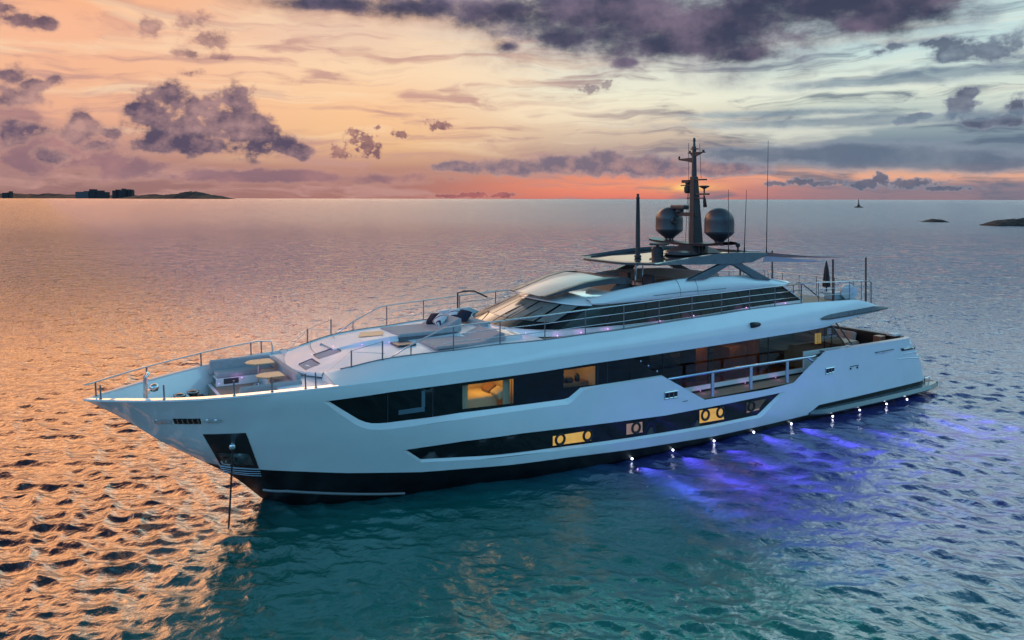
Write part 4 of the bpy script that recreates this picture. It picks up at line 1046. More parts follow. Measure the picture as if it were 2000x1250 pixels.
def mast():
    X = 13.5
    mb = MB(); mb.add([(X+1.0, -1.0, 7.72), (X+1.0, .95, 7.72), (X-.9, .95, 7.72), (X-.9, -1.0, 7.72), (X+.5, -.5, 8.05), (X+.5, .35, 8.05), (X-.4, .35, 8.05), (X-.4, -.5, 8.05)],
                      [(0, 1, 5, 4), (1, 2, 6, 5), (2, 3, 7, 6), (3, 0, 4, 7), (4, 5, 6, 7)])
    m = mb.build('mast', 'mast', yacht, bevel=.03)
    mb = MB(); mb.grid([[(X+.45, y, z), (X+.5, y, z+.11), (X, y, z+.16), (X-.4, y, z+.11), (X-.35, y, z), (X+.45, y, z)] for y, z in ((-2.68, 8.16), (-2.4, 8.11), (-1.0, 8.04), (0, 8.02), (1.0, 8.06), (2.25, 8.17))])
    mb.build('mast_wing', 'dome', m, auto=35)
    mb = MB()
    mb.add([(X+.16, -.22, 8.1), (X+.16, .10, 8.1), (X-.42, .16, 8.1), (X-.42, -.16, 8.1), (X+.13, -.2, 11.3), (X+.13, .10, 11.3), (X-.14, .10, 11.3), (X-.14, -.16, 11.3)],
           [(3, 2, 1, 0), (4, 5, 6, 7), (0, 1, 5, 4), (1, 2, 6, 5), (2, 3, 7, 6), (3, 0, 4, 7)]); mb.build('mast_column', 'mast', m, bevel=.03)
    mb = MB(); mb.tube([(X, -.03, 11.25), (X, -.03, 12.7)], [.13, .095], 12); mb.lathe([(.11, 12.6), (.07, 12.72), (.05, 12.95), (.07, 12.97), (.06, 13.1), (.01, 13.14)], (X, -.03, 0), 12); mb.build('mast_pole', 'mast', m, auto=30)
    def yard(y0, y1, z, h=.05, name='mast_yard'):
        mb = MB(); mb.box((X-.09, min(y0, y1), z-h/2), (X+.09, max(y0, y1), z+h/2)); return mb.build(name, 'mast', m, bevel=.01)
    yard(-.2, .18, 12.6, .05); yard(-.38, .62, 12.42, .05); yard(.05, .72, 11.14, .07); yard(.1, .88, 10.46, .08); yard(-.45, .55, 10.27, .05); yard(-.85, 0, 10.88, .05)
    mb = MB(); mb.prism([(X-.06, .0, 12.22), (X-.06, .5, 12.40), (X-.06, .5, 12.44), (X-.06, -.3, 12.44), (X-.06, -.12, 12.22)], (.12, 0, 0)); mb.build('yard_bracket', 'mast', m)
    mb = MB(); mb.prism([(X-.05, -.02, 11.93), (X-.05, -.02, 12.2), (X-.05, -.95, 12.17), (X-.05, -1.08, 12.20), (X-.05, -1.0, 12.10), (X-.05, -.5, 12.03)], (.1, 0, 0)); mb.build('pennant_gaff', 'mast', m)
    for y, z, r in ((-1.03, 12.24, .04), (-.33, 12.47, .05), (.56, 12.47, .05), (-.15, 12.66, .03)):
        b = MB(); b.lathe([(r, -.05), (r*1.2, 0), (r, .06)], (X, y, z), 10); b.build('mast_light', 'black', m, smooth=True)
    # camera pod to starboard, bell-mouthed horn and a flag to port
    mb = MB(); mb.box((X-.15, -.72, 11.0), (X+.15, -.25, 11.14)); mb.lathe([(.12, 10.5), (.17, 10.58), (.17, 10.8), (.1, 10.86), (.12, 11.02)], (X, -.46, 0), 14); mb.build('camera_pod', 'mast', m, auto=35)
    mb = MB(); mb.lathe([(.03, 10.5), (.04, 10.7), (.2, 10.78), (.26, 10.83), (.2, 10.86)], (X, .62, 0), 16); mb.build('loud_hailer', 'mast', m, smooth=True)
    # radar
    yard(-1.35, .22, 9.5, .18, 'radar_arm')
    mb = MB(); mb.lathe([(.16, 9.55), (.2, 9.6), (.2, 9.72)], (X, -1.0, 0), 14); ra = mb.build('radar', 'mast', m, auto=30)
    mb = MB(); mb.box((X-.18, -1.5, 9.72), (X+.18, -.5, 9.95)); mb.build('radar_scanner', 'dome', ra, bevel=.07)
    mb = MB(); mb.torus((X+.3, -1.05, 9.18), .12, .05, 'Y', 18, 8); mb.lathe([(.09, -.2), (.13, 0), (.02, .02)], (X+.3, -1.05, 9.18), 12, 'Y'); mb.build('floodlight', 'mast', m, smooth=True)
    # radomes
    for y in (-1.72, 1.56):
        mb = MB()
        prof = [(.22, 8.28), (.24, 8.33), (.62, 8.63), (.665, 8.70), (.672, 8.75), (.665, 8.77), (.665, 9.2)]+[(.665*math.cos(t), 9.2+.64*math.sin(t)) for t in np.linspace(.12, 1.5, 12)]
        mb.lathe(prof, (X, y, 0), 40); rd = mb.build('radome', 'dome', m, auto=25)
        mb = MB()
        for k in range(5): a = k*1.257; mb.tube([(X+.17*math.cos(a), y+.17*math.sin(a), 8.1), (X+.17*math.cos(a), y+.17*math.sin(a), 8.32)], .035, 6)
        mb.build('radome_mount', 'black', rd)
    # stays and halyards
    for a, b in (((X, -.45, 10.5), (X, -.6, 8.15)), ((X, -.4, 12.9), (X, -.38, 8.2)), ((X, .32, 12.85), (X, .42, 11.2)), ((X, .3, 10.4), (X, .28, 8.6))):
        mb = MB(); mb.tube([a, b], .012, 5); mb.build('halyard', 'black', m)
    # whips
    for x, y, z0, z1, dx in ((11.32, 2.4, 7.7, 12.95, -.1), (12.79, 2.4, 7.8, 10.64, -.13), (13.75, 2.35, 7.8, 10.66, .02)):
        mb = MB(); mb.tube([(x, y, z0-.05), (x, y, z0+.3), (x+dx, y, z1)], [.04, .022, .010], 6); mb.build('whip_antenna', 'black', yacht, smooth=True)
    for x, h in ((14.9, .5), (14.4, .42), (14.2, .42), (13.9, .45)):
        mb = MB(); mb.tube([(x, 1.2, 7.7), (x, 1.2, 7.7+h)], .02, 6); mb.build('stub_antenna', 'black', yacht)
    mb = MB(); mb.lathe([(.04, 7.75), (.04, 8.05), (.1, 8.1), (.1, 8.22), (.03, 8.25)], (13.1, 2.3, 0), 12); mb.build('gps_antenna', 'black', yacht, auto=30)
mast()

# ------------------------------------------------------------------ saloon, side decks, aft deck, swim platform
def main_deck():
    for sg in (1, -1):
        mb = MB(); mb.grid([[(x, sg*2.7, 1.985), (x, sg*(hull_y(x, 1.97)-.015), 1.985)] for x in np.arange(8.6, 19.6, .6)]); mb.build('side_deck', 'teak', yacht)
        pl = [(20.6, 2.28), (9.2, 2.24), (9.2, 3.03), (5.95, 3.0), (7.32, 4.36), (9, 4.36), (12.8, 4.42), (20.6, 4.44)]
        v2, f2 = fill(pl, (), (), 4); mb = MB(); mb.add([(x, sg*2.75, z) for x, z in v2], f2); sw = mb.build('saloon_glass', 'tint', yacht)
        mb = MB(); mb.box((9.2, sg*2.74-.03, 2.09), (20.6, sg*2.74+.06, 2.28)); mb.build('saloon_sill', 'white', yacht)
        mb = MB(); mb.box((9.2, sg*2.74-.03, 1.99), (20.6, sg*2.74+.02, 2.088)); mb.build('sill_shade_strip', 'black', yacht)  # black strip stands in for the shade under the sill
        mb = MB(); mb.prism([(9.2, sg*2.74, 1.99), (9.2, sg*2.74, 3.04), (5.75, sg*2.74, 3.0), (5.5, sg*2.74, 2.2), (5.5, sg*2.74, 1.99)], (0, sg*.08, 0)); mb.build('saloon_quarter', 'white', yacht, bevel=.015)
        for x in (18.0, 15.4, 11.6):
            mb = MB(); mb.box((x-.03, sg*2.75-.02, 2.28), (x+.03, sg*2.75+.012, 4.4)); mb.build('glass_mullion', 'black', sw)
        mb = MB(); mb.tube([(7.3, sg*2.76, 4.34), (5.97, sg*2.76, 3.02)], .03, 6); mb.build('glass_edge', 'graphite', sw)
        # handrail with blade posts
        y = sg*3.58
        mb = MB(); mb.tube([(18.5, y, 3.02), (14, y, 3.03), (9.6, y, 2.98), (8.95, y, 3.02)], .062, 10); hr = mb.build('side_handrail', 'chrome_blue', yacht, smooth=True)
        for x in (16.02, 13.7, 11.34):
            mb = MB(); mb.box((x-.085, y-.035, 1.985), (x+.085, y+.035, 3.0)); mb.build('handrail_post', 'chrome_blue', hr, bevel=.015)
        mb = MB(); mb.tube([(9.95, y, 2.97), (9.3, y, 2.6), (8.98, y, 2.98)], .055, 8); mb.build('handrail_bracket', 'chrome_blue', hr, smooth=True)
    # wing glass closing the fore end of the port side deck
    l = hp([(1250, 704), (1296, 733.5), (1338, 727), (1308, 690)]); mb = MB()
    mb.add([(x, hull_y(x, z)-.10, z) for x, z in l], [(0, 1, 2, 3)]); wg = mb.build('wing_glass', 'wing', yacht)
    for u, v in ((1254, 706.5), (1269, 715.5), (1286, 726)):
        x, z = on_hull(u, v); mb = MB(); mb.lathe([(.035, 0), (.035, .03), (.01, .04)], (x, hull_y(x, z)-.1, z), 10, 'Y'); mb.build('glass_stud', 'steel', wg)
    # inside of the saloon
    mb = MB(); mb.add([(20.5, -3.6, 1.9), (20.5, 3.62, 1.9), (20.5, 3.62, 4.46), (20.5, -3.6, 4.46)], [(0, 1, 2, 3)]); mb.add([(20.45, 2.74, 2.0), (18.7, 2.72, 2.0), (18.7, 2.72, 4.4), (20.45, 2.74, 4.4)], [(0, 1, 2, 3)]); mb.build('saloon_bulkhead', 'black', yacht)
    mb = MB(); mb.grid([[(6.2, -2.7, 2.06), (6.2, 2.7, 2.06)], [(20.4, -2.7, 2.06), (20.4, 2.7, 2.06)]]); mb.build('saloon_floor', 'wood_in', yacht)
    for x0, x1, y0, y1, z1, mt in ((14.2, 15.0, .6, 1.6, 4.3, 'wood_in'), (12.2, 13.3, 1.0, 2.0, 3.5, 'wood_in'), (10.6, 11.0, .2, 1.4, 4.3, 'wood_in'), (8.7, 10.2, .0, 1.3, 2.75, 'fabric_dark'), (15.8, 17.8, .4, 1.6, 2.9, 'black')):
        mb = MB(); mb.box((x0, y0, 2.06), (x1, y1, z1)); mb.build('saloon_cabinet', mt, yacht, bevel=.02)
    mb = MB(); mb.box((7.78, 2.66, 3.28), (8.2, 2.70, 3.78)); w = mb.build('lit_saloon_panel', principled('lit_panel', (.4, .3, .1), .5, emit=(1.0, .74, .22), estr=1.6, noise=(5, .2)), yacht)
    for x in (7.94, 8.07):
        mb = MB(); mb.box((x, 2.70, 3.28), (x+.012, 2.71, 3.78)); mb.build('panel_slat', 'wood_in', w)
    for x, y, z, e in ((13.2, 2.35, 3.9, 45), (14.8, 2.1, 3.6, 22), (11.6, 2.0, 3.2, 26)):
        lamp('saloon_lamp', 'POINT', (x, y, z), e, (1.0, .5, .16), yacht, .1)
    # aft deck
    mb = MB(); mb.grid([[(x, -hull_y(x, 2.4)+.2, 2.15), (x, 0, 2.15), (x, hull_y(x, 2.4)-.2, 2.15)] for x in (1.75, 3, 4.5, 6, 7.5, 9.0)]); mb.build('aft_deck', 'teak', yacht)
    for sg in (1, -1):
        mb = MB(); rows = []
        for x in (8.9, 8.0, 7, 6, 5, 4, 3, 2.4, 2.0, 1.75):
            zt = 3.16-.0*x if x < 8.8 else 3.16; zt = float(np.interp(x, [1.6, 2.5, 8.9], [3.125, 3.125, 3.175])); y = hull_y(x, zt-.05)
            rows.append([(x, sg*(y+.012), zt-.05), (x, sg*(y+.012), zt+.01), (x, sg*(y-.26), zt+.02), (x, sg*(y-.28), zt-.04), (x, sg*(y-.3), 2.15)])
        mb.grid(rows); mb.build('quarter_bulwark', 'white', yacht, auto=40)
    mb = MB(); mb.grid([[(1.60, y, 3.125) for y in (-3.1, 0, 3.1)], [(1.95, y, 3.14) for y in (-3.2, 0, 3.2)], [(1.96, y, 2.15) for y in (-3.2, 0, 3.2)]]); mb.build('taffrail', 'graphite_dark', yacht)
    mb = MB(); mb.box((1.98, -3.1, 2.15), (2.04, 2.5, 3.10)); mb.build('stern_panel', 'black', yacht)
    mb = MB(); mb.box((1.7, 2.55, 3.14), (2.3, 3.0, 3.26)); mb.build('stern_locker', 'offwhite', yacht, bevel=.03)
    mb = MB(); mb.box((2.1, 2.0, 2.15), (2.6, 2.4, 3.08)); mb.build('capstan_locker', principled('copper_panel', (.42, .22, .16), .3, metal=.5), yacht, bevel=.03)
    sofa = MB(); sofa.box((2.1, -2.6, 2.15), (3.1, .9, 2.55)); so = sofa.build('aft_sofa', 'beige', yacht, bevel=.06)
    for k in range(6):
        y = -2.5+k*.55; mb = MB(); mb.box((2.15, y, 2.55), (2.5, y+.5, 3.05), pitch=-.25); mb.build('back_cushion', 'beige', so, bevel=.07)
    for a, b in (((7.1, 2.85, 4.42), (5.85, 3.0, 3.1)), ((7.25, 2.5, 4.4), (7.25, 2.5, 2.15)), ((6.3, 2.2, 4.5), (6.3, 2.2, 2.15))):
        mb = MB(); mb.tube([a, b], .035, 8); mb.build('overhang_strut', 'graphite_dark', yacht)
    # swim platform with side wings
    mb = MB(); mb.box((-.95, -3.45, .30), (.35, 3.45, .53)); sp_ = mb.build('swim_platform', 'graphite', yacht, bevel=.03)
    mb = MB(); mb.box((-.88, -3.35, .532), (.1, 3.35, .545)); mb.build('platform_planking', 'teak', sp_)
    for sg in (1, -1):
        rows = []
        for x, yo in ((9.75, 3.62), (9.25, 3.84), (8.9, 3.92), (5, 3.95), (1.2, 3.88), (.2, 3.8), (-.55, 3.66), (-.95, 3.45)):
            rows.append([(x, sg*3.3, .33), (x, sg*(yo-.10), .27), (x, sg*yo, .36), (x, sg*(yo-.12), .52), (x, sg*3.3, .55)])
        mb = MB(); mb.grid(rows); mb.add(rows[0], [(0, 1, 2, 3, 4)]); mb.add(rows[-1], [(0, 1, 2, 3, 4)]); mb.build('platform_wing', 'graphite', sp_, auto=30)
        if sg > 0:
            mb = MB(); mb.tube([(.05, 3.3, .54), (.05, 3.3, .78), (-.42, 3.25, .78), (-.42, 3.25, .54)], .035, 8); mb.build('platform_cleat', 'steel', sp_)
            mb = MB(); mb.box((-.15, 2.9, .54), (.05, 3.2, .76)); mb.build('platform_step', 'white', sp_, bevel=.02)
main_deck()

def aft_upper():
    for x in (7.17, 4.57):
        for sg in (1, -1):
            mb = MB(); mb.lathe([(.07, ZE(x)-.06), (.07, ZE(x)), (.05, ZE(x)+.02), (.045, 7.31), (.02, 7.33)], (x, sg*2.9, 0), 10); mb.build('awning_pole', 'black', yacht, smooth=True)
    def P(x, h, sg): return (x, sg*(YE(x)-.1), ZE(x)+h)
    for sg in (1, -1):
        xs = [10.0, 8.8, 7.6, 6.45, 5.5, 4.75]
        path = [P(x, .9 if x > 6 else .9+(6-x)*.16, sg) for x in xs]
        rail('aft_rail', path, [(P(x, -.03, sg), p) for x, p in zip(xs, path)], .02, .018, 0, [[(a, b, c-.3) for a, b, c in path], [(a, b, c-.6) for a, b, c in path]])
    ys = [-3.2, -2.2, -1.1, 0, 1.1, 2.2, 3.2]
    path = [(4.55, y, 6.12) for y in ys]
    rail('stern_rail', path, [((4.55, y, 5.05), (4.55, y, 6.12)) for y in ys], .02, .018, 0, [[(4.55, y, 5.8) for y in ys], [(4.55, y, 5.5) for y in ys]])
    mb = MB(); mb.tube([(9.5, 2.45, 5.4), (9.5, 2.45, 6.15), (9.1, 2.45, 6.28), (8.7, 2.45, 6.1), (7.6, 2.45, 5.45)], .03, 8); mb.build('stair_handrail', 'darksteel', yacht, smooth=True)
    mb = MB(); mb.box((6.2, -2.9, 5.32), (9.2, -2.1, 5.75)); mb.box((6.2, -3.05, 5.7), (9.2, -2.8, 6.05)); mb.build('upper_sofa', 'beige', yacht, bevel=.06)
    mb = MB(); mb.tube([(24.6, -2.9, 5.1), (24.6, -2.9, 6.15), (24.3, -2.9, 6.22), (23.8, -2.9, 6.2), (23.2, -2.8, 5.9)], .035, 8); mb.build('gate_hoop', 'black', yacht, smooth=True)
aft_upper()

# lamps of the yacht: violet courtesy lights and the row along the waterline
VI = (.9, .32, .95)
def courtesy(p, e, off=(0, 0, .06), r=.015):
    mb = MB(); mb.lathe([(r*.2, -r), (r, -r*.4), (r, r*.4), (r*.2, r)], p, 10); o = mb.build('courtesy_light', 'led', yacht, smooth=True)
    lamp('courtesy_lamp', 'POINT', Vector(p)+Vector(off)*2.2, e*.32, VI, yacht, .16)
for p, e in (((34.74, -.9, 3.92), 3.5), ((33.9, -1.31, 3.95), 2.5), ((33.0, 1.31, 3.9), 2), ((32.6, .9, 4.26), 2.5), ((31.9, .2, 4.82), 1.6), ((31.05, -.02, 4.98), 2.0), ((30.2, .56, 5.05), 1.6), ((29.3, .86, 5.1), 1.6)):
    courtesy(p, e, (.08, .06, .04))
for x in (25.0, 24.5):
    courtesy((x, -2.55 if x > 24.8 else 2.4, 5.22), 2.2, (.1, .05, .02))
for x, e in ((23.4, 2.6), (22.3, 2.6), (21.0, 2.6), (18.3, 2.6), (16.4, 2.4), (13.2, 2.6), (10.6, 2.6)):
    courtesy((x, 2.88, ZE(x)+.0), e, (0, .09, .03), .022)
for x in (15.95, 15.3, 13.2, 11.2):
    courtesy((x, 2.83, 2.06), 2.0, (0, .08, .0))
def beams(x, y):  # added spots, higher than each LED, imitate its glow in the water
    BL = (.46, .30, 1.0)
    lamp('glow_spot', 'SPOT', (x, y+.25, 1.0), 3200, BL, yacht, .25, (x+1.0, y+8, .0), 46, 1.0)
    lamp('glow_spot', 'SPOT', (x, y+.2, .6), 12000, BL, yacht, .12, (x+.8, y+7, .0), 19, 1.0)
    lamp('glow_spot', 'SPOT', (x, y+.12, .36), 1300, BL, yacht, .1, (x+.3, y+4, .0), 60, 1.0)
for x in (20.2, 18.1, 15.8, 13.4, 10.95):
    y = hull_y(x, .12)+.05
    mb = MB(); mb.lathe([(.015, -.03), (.04, -.02), (.04, .02), (.015, .035)], (x, y, .08), 12, 'Y'); mb.build('waterline_light', 'uwled', yacht, smooth=True)
    beams(x, y)
for x in (8.3, 6.25, 4.1, 2.35):
    y = 3.72
    mb = MB(); mb.lathe([(.015, -.03), (.04, -.02), (.04, .02), (.015, .035)], (x, y, .08), 12, 'Y'); mb.build('waterline_light', 'uwled', yacht, smooth=True)
    beams(x, y)

# maker's emblem and wording etched on the saloon glass
def lettering():
    cu = bpy.data.curves.new('lettering', 'FONT'); cu.body = 'CUSTOM LINE'; cu.size = .15; cu.align_x = 'CENTER'; cu.space_character = 1.2; cu.extrude = .002
    o = bpy.data.objects.new('lettering', cu); scene.collection.objects.link(o)
    o.location = (7.28, 2.785, 3.52); o.rotation_euler = (math.radians(90), 0, math.radians(180))
    bpy.context.view_layer.update()
    me = bpy.data.meshes.new_from_object(o.evaluated_get(bpy.context.evaluated_depsgraph_get())); mw = o.matrix_world.copy()
    bpy.data.objects.remove(o); me.transform(mw); me.name = 'lettering'; link('lettering', me, 'offwhite', yacht)
    mb = MB(); x, z, y = 7.28, 3.82, 2.78
    for sx in (-1, 1):
        c = x+sx*.075
        for a, b in (((c-.06, z-.12), (c-.06, z+.12)), ((c+.06, z-.12), (c+.06, z+.12)), ((c-.06, z+.12), (c+.06, z+.12)), ((c-.06, z), (c+.06, z)), ((c-.06, z-.12), (c+.06, z-.12))):
            mb.tube([(a[0], y, a[1]), (b[0], y, b[1])], .014, 5)
    mb.build('emblem', 'offwhite', yacht)
lettering()

# ------------------------------------------------------------------ loose things on board
def table(cx, cy, z0, h, L, Wd, rz, label):
    t = tag(empty('deck_table', (cx, cy, z0)), label, 'table', 'oak pedestal tables in the bow seating')
    mb = MB(); R = Matrix.Rotation(rz, 3, 'Z')
    pts = [(-L*.5, -Wd*.42), (-L*.44, -Wd/2), (L*.24, -Wd/2), (L/2, -Wd*.16), (L/2, Wd*.16), (L*.24, Wd/2), (-L*.44, Wd/2), (-L*.5, Wd*.42)]
    mb.prism([R @ Vector((a, b, 0))+Vector((cx, cy, z0+h-.045)) for a, b in pts], (0, 0, .045)); mb.build('table_top', 'oak', t, bevel=.008)
    mb = MB(); mb.lathe([(.19, 0), (.19, .02), (.05, .05), (.048, h-.08), (.14, h-.05)], (cx, cy, z0), 16); mb.build('table_leg', 'steel', t, auto=35)
    return t
table(33.38, -1.05, 3.7, .80, .92, .85, 0, 'farther oak table on the bow, close to the grey sofa along the far bulwark')
table(33.42, .55, 3.7, .66, .85, .78, 0, 'nearer oak table on the bow, beside the near side cushion')

def pillow(name, c, size, normal, roll, mat, label, stripes=False):
    n = Vector(normal).normalized(); q = n.to_track_quat('Z', 'Y').to_matrix() @ Matrix.Rotation(roll, 3, 'Z')
    N = 12; mb = MB()
    for s_ in (1, -1):
        rows = []
        for i in range(N+1):
            row = []
            for j in range(N+1):
                u, v = i/N*2-1, j/N*2-1
                t = ((1-u**4)*(1-v**4))**.5*size*.28*s_
                k = 1-.09*(u*u*v*v)
                row.append(Vector(c)+q @ Vector((u*size/2*(1-.05*(1-abs(v))), v*size/2*(1-.05*(1-abs(u))), t)))
            rows.append(row)
        mb.grid(rows)
    o = mb.build(name, mat, None, smooth=True)
    return tag(o, label, 'pillow', 'scatter pillows on the sunpads')
def striped():
    m = bpy.data.materials.new('striped_cloth'); m.use_nodes = True; t = NT(m.node_tree); b = m.node_tree.nodes['Principled BSDF']
    sp = t.new('ShaderNodeSeparateXYZ'); t.put(sp.inputs[0], t.new('ShaderNodeTexCoord').outputs['Object'])
    f = t.math('FRACT', t.math('MULTIPLY', t.math('ADD', sp.outputs[0], sp.outputs[1]), 4.2))
    t.put(b.inputs['Base Color'], t.mix(t.step(f, .76, .8), (.62, .62, .64), (.012, .014, .05))); b.inputs['Roughness'].default_value = .85
    return m
MT['striped'] = striped()
pillow('scatter_pillow', (26.98, -.35, 5.58), .50, (.75, .1, .75), .2, 'navy', 'plain navy pillow leaning on the raised sunpad backrest')
pillow('scatter_pillow', (26.92, .12, 5.60), .50, (.75, .2, .75), -.3, 'striped', 'white pillow with navy stripes beside the navy one on the raised sunpad')
pillow('scatter_pillow', (25.55, -1.35, 5.5), .52, (.55, .35, .8), .3, 'striped', 'striped white pillow on the settee just ahead of the windscreen')
pillow('scatter_pillow', (25.35, -.95, 5.5), .55, (.5, .4, .85), -.2, 'navy', 'large navy pillow on the settee ahead of the windscreen')

def loose():
    # anchor chain
    x, z = on_hull(453.5, 872); p0 = Vector((x, hull_y(x, z)+.08, z-.02)); p1 = at_z(446, 1042, -.25)
    mb = MB(); n = 44
    for i in range(n):
        t = (i+.5)/n; c = p0.lerp(p1, t)-Vector((0, 0, .12*math.sin(math.pi*t))); d = (p1-p0).normalized()
        a = d.orthogonal().normalized(); b = d.cross(a)
        w = a if i % 2 else b
        ring = [c+d*(0.062*math.cos(k*math.pi/5))+w*(.026*math.sin(k*math.pi/5)) for k in range(11)]
        mb.tube(ring, .0125, 5, False)
    tag(mb.build('anchor_chain', principled('chain_steel', (.06, .05, .05), .6, metal=.5), None, smooth=True), 'dark anchor chain running from the bow pocket down into the water', 'chain')
    # awning
    aw = tag(empty('awning', (11.5, 0, 7.7)), 'pale canvas awning stretched aft from the hardtop to black poles', 'awning')
    mb = MB(); rows = []
    n = 16
    for j in range(n+1):
        v = j/n; y = -2.35+4.75*v
        aft = 5.7+3.0*(4*v*(1-v))**.8
        row = []
        for i in range(13):
            u = i/12; x = 11.6+(aft-11.6)*u; yy = y*(1+.18*u)
            row.append((x, yy, 7.80-.43*u-.16*math.sin(math.pi*u)*(.4+.6*(4*v*(1-v)))))
        rows.append(row)
    mb.grid(rows); mb.grid([[(x, y, z-.012) for x, y, z in r] for r in rows]); mb.build('awning_canvas', 'canvas', aw, smooth=True)
    mb = MB(); mb.grid([[(11.5+(7.6-11.5)*i/10, 2.50+.3*i/10, 7.62-.40*i/10+.0) for i in range(11)], [(11.5+(7.6-11.5)*i/10, 2.30+.5*i/10, 7.62-.40*i/10-.26*(1-i/10)-.02) for i in range(11)]]); mb.build('awning_flap', 'canvas', aw, smooth=True)
    for sg in (1, -1):
        mb = MB(); mb.tube([(5.72, sg*2.79, 7.37), (4.57, sg*2.9, 7.3)], .012, 5); mb.build('awning_rope', 'offwhite', aw)
    # folded parasol
    p = at_z(1614, 573, 5.3); c = (p.x, p.y, 5.3)
    um = tag(empty('folded_parasol', c), 'black folded parasol standing on the aft upper deck', 'parasol')
    mb = MB(); mb.lathe([(.24, .0), (.24, .06), (.04, .1), (.03, 1.7)], c, 14); mb.build('parasol_stand', 'black', um, auto=35)
    mb = MB(); N = 16; prof = [(.19, .35), (.21, .42), (.16, .85), (.11, 1.3), (.05, 1.62), (.02, 1.68)]; vs = []
    for r, h in prof:
        for k in range(N): a = 2*math.pi*k/N; q = r*(1 if k % 2 else .78); vs.append((c[0]+q*math.cos(a), c[1]+q*math.sin(a), c[2]+h))
    mb.add(vs, [(i*N+k, i*N+(k+1) % N, (i+1)*N+(k+1) % N, (i+1)*N+k) for i in range(len(prof)-1) for k in range(N)]); mb.build('parasol_cloth', 'black', um)
    mb = MB(); mb.lathe([(.185, .60), (.19, .63), (.185, .66)], c, 16); mb.build('parasol_strap', 'offwhite', um)
    # life raft drum
    p = at_z(1657, 586, 5.28)
    lr = tag(empty('life_raft', (p.x, p.y, 5.28)), 'pale round life raft canister at the after rail', 'life raft')
    mb = MB(); d = Vector((-.5, -.85, 0))
    cc = Vector((p.x, p.y, 5.70)); a = Vector((.75, .66, 0)).normalized()
    mb.tube([cc-a*.28, cc-a*.26, cc+a*.26, cc+a*.28], [.30, .37, .37, .30], 26); mb.build('canister', 'offwhite', lr, auto=35)
    mb = MB(); mb.tube([cc-a*.03, cc+a*.03], .378, 26); mb.build('canister_band', 'graphite', lr, auto=35)
    mb = MB(); mb.box((p.x-.25, p.y-.25, 5.28), (p.x+.25, p.y+.25, 5.40)); mb.build('cradle', 'steel', lr)
    # deck box
    p = at_z(1630, 584, 5.30)
    db = tag(empty('deck_box', (p.x, p.y, 5.3)), 'pale blue deck box beside the foremost port awning pole', 'box')
    mb = MB(); mb.box((p.x-.45, p.y-.3, 5.3), (p.x+.45, p.y+.3, 5.55)); mb.build('box_body', principled('pale_blue_plastic', (.36, .48, .54), .4), db, bevel=.04)
    mb = MB(); mb.box((p.x-.48, p.y-.33, 5.56), (p.x+.48, p.y+.33, 5.66), top=(.95, .93)); mb.build('box_lid', principled('pale_blue_lid', (.42, .54, .60), .4), db, bevel=.03)
    # table on the aft deck
    t = tag(empty('aft_table', (4.6, 1.2, 2.15)), 'dark brown table on the aft deck behind the bulwark', 'table')
    mb = MB(); mb.box((3.7, .5, 2.84), (5.5, 1.9, 2.89)); mb.build('table_top', 'wood_in', t, bevel=.015)
    mb = MB(); mb.box((4.4, 1.0, 2.15), (4.8, 1.4, 2.84)); mb.build('table_leg', 'black', t)
    # furled pennant on the halyard
    mb = MB(); mb.tube([(13.5, .60, 10.45), (13.5, .64, 10.2), (13.5, .68, 9.85)], [.015, .07, .09], 8); tag(mb.build('pennant', 'red', None, smooth=True), 'small furled dark pennant hanging from a mast yard', 'pennant')
loose()

# ------------------------------------------------------------------ the far shore, rocks and the beacon
def ridge(name, pts, D, depth, mat, label, cat=None, kind=None, seed=1, rough=.25, group=None, base_v=None):
    """a low landform: crest heights follow (u, v) picks at distance D, running depth metres away from us"""
    rs = np.random.RandomState(seed)
    us = np.linspace(pts[0][0], pts[-1][0], 90); vs = np.interp(us, [p[0] for p in pts], [p[1] for p in pts])
    rows = []
    K = 9
    for k in range(K):
        t = k/(K-1)*2-1; row = []
        for u, v in zip(us, vs):
            p = far(u, v, D); h = max(.1, p.z)
            hk = h*(1-abs(t)**1.7)*(1+rough*(rs.rand()-.5))-(.02*h+.2)*(abs(t) > .98)*4
            q = p+DP*(depth*t); row.append((q.x, q.y, hk))
        rows.append(row)
    mb = MB(); mb.grid(rows); o = mb.build(name, mat, None)
    return tag(o, label, cat, group, kind)
ridge('far_shore', [(-300, 379), (-40, 379), (0, 379), (20, 377.5), (40, 379.6), (110, 379), (150, 380.5), (262, 382), (268, 384.5)], 10500, 500, 'land', 'long low dark shore on the left horizon', kind='structure', seed=3, rough=.45)
ridge('island', [(250, 386.6), (268, 383), (285, 381), (300, 379.6), (318, 381), (345, 379.5), (360, 376.5), (372, 374.6), (385, 375.5), (398, 378), (412, 382), (420, 380.8), (431, 383.2), (437, 385.6), (441, 386.8)], 8200, 350, 'land', 'wooded hump of an island right of the far buildings', 'island', 'structure', seed=5, rough=.3)
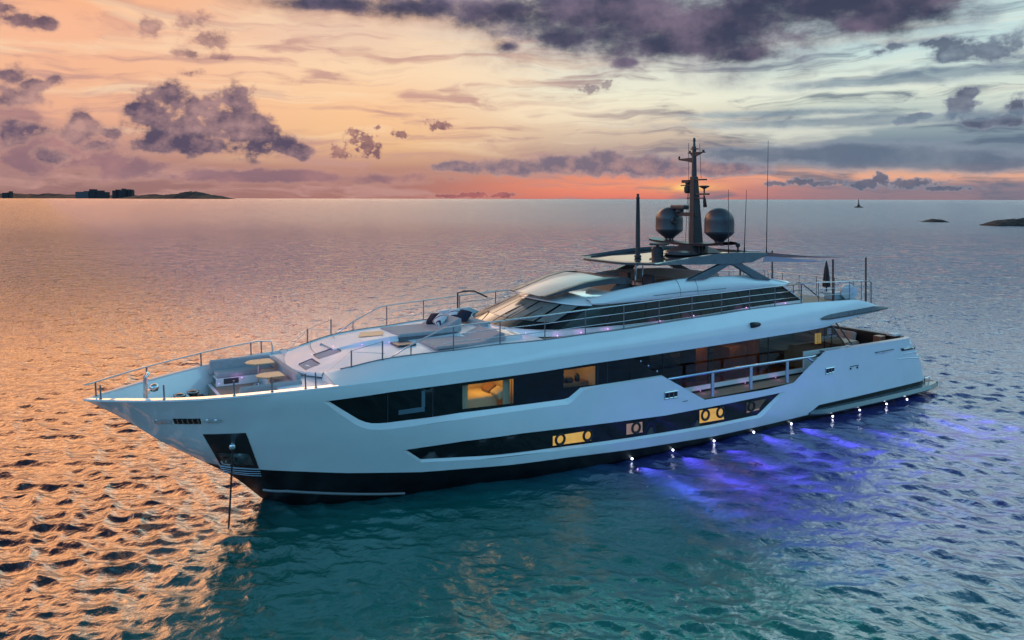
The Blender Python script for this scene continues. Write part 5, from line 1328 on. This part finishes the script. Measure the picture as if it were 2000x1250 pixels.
def buildings():
    D = 9800
    def bld(name, boxes, mat, label):
        mb = MB()
        for u0, u1, v in boxes:
            a = far(u0, v, D); b = far(u1, v, D); w = DP*70
            z = a.z
            mb.add([(a.x, a.y, -1), (b.x, b.y, -1), (b.x+w.x, b.y+w.y, -1), (a.x+w.x, a.y+w.y, -1), (a.x, a.y, z), (b.x, b.y, z), (b.x+w.x, b.y+w.y, z), (a.x+w.x, a.y+w.y, z)],
                   [(3, 2, 1, 0), (4, 5, 6, 7), (0, 1, 5, 4), (1, 2, 6, 5), (2, 3, 7, 6), (3, 0, 4, 7)])
        tag(mb.build(name, mat, None), label, 'building', 'buildings on the far shore')
    bld('far_building', [(147, 163, 374.5), (163.2, 172.5, 373)], 'bld_blue', 'pale blue-grey low building, leftmost of the far shore group')
    bld('far_building', [(174, 184.5, 369.5), (184.7, 187, 374.5)], 'bld_dark', 'narrow dark tower right beside the pale far building')
    bld('far_building', [(188, 199, 372), (199.2, 209, 375)], 'bld_dark', 'stepped dark building between the tower and the turreted block')
    bld('far_building', [(219, 257.5, 372), (225, 231, 370.3), (237, 241, 368.3), (245, 251, 369.6), (253.5, 256, 370.2)], 'bld_dark', 'broad dark block with turrets at the right end of the far shore')
    bld('far_building', [(4, 16, 376.5), (17, 18.5, 373.5)], 'bld_dark', 'small dark building at the far left edge of the shore')
buildings()
def rock(name, pts, base_v, D, depth, label, seed):
    rs = np.random.RandomState(seed); us = np.linspace(pts[0][0], pts[-1][0], 46); vs = np.interp(us, [p[0] for p in pts], [p[1] for p in pts])
    rows = []; K = 15
    for k in range(K):
        t = k/(K-1)*2-1; row = []
        for i, (u, v) in enumerate(zip(us, vs)):
            p = far(u, v, D); h = max(.02, p.z); hk = h*max(0, 1-abs(t)**2.2)*(1+.22*(rs.rand()-.5))-(.5 if abs(t) > .97 or i in (0, len(us)-1) else 0)
            q = p+DP*(depth*t*(1+.15*(rs.rand()-.5))); row.append((q.x, q.y, hk))
        rows.append(row)
    mb = MB(); mb.grid(rows); return tag(mb.build(name, 'rock', None), label, 'rock', 'rocks off to the right')
rock('sea_rock', [(1803, 433.4), (1809, 430.6), (1815, 429.2), (1822, 427.4), (1829, 428.3), (1838, 428.8), (1843, 431.5), (1847, 433.2)], 433, 352, 4.5, 'small dark flat rock awash between the beacon and the big rock', 2)
rock('sea_rock', [(1926, 439), (1934, 435.5), (1944, 431.2), (1958, 429.6), (1976, 427.6), (1990, 426.6), (2020, 426), (2060, 427), (2100, 432), (2130, 438)], 441, 303, 7, 'larger dark brown rock cut by the right edge of the picture', 4)
def beacon():
    base = at_z(1677, 405.3, 0); D = (base-CAM).dot(DP); k = D/F
    c = (base.x, base.y, 0); b = tag(empty('beacon', c), 'dark beacon tower on its own round rock near the right horizon', 'beacon')
    mb = MB(); mb.lathe([(9*k, -1), (8.5*k, .6), (6*k, 1.3), (3*k, 1.7)], c, 20); mb.build('beacon_rock', 'rock', b)
    mb = MB(); mb.lathe([(2.6*k, 1.5), (2.4*k, 5.0*k), (1.5*k, 6.0*k), (1.1*k, 6.4*k)], c, 16); mb.build('beacon_base', 'bld_dark', b, auto=30)
    mb = MB(); mb.lathe([(1.1*k, 6.4*k), (.8*k, 13*k), (1.1*k, 13.2*k), (1.1*k, 14*k), (.5*k, 14.2*k), (.5*k, 16*k), (.1*k, 17*k)], c, 14); mb.build('beacon_tower', 'bld_blue', b, auto=30)
beacon()
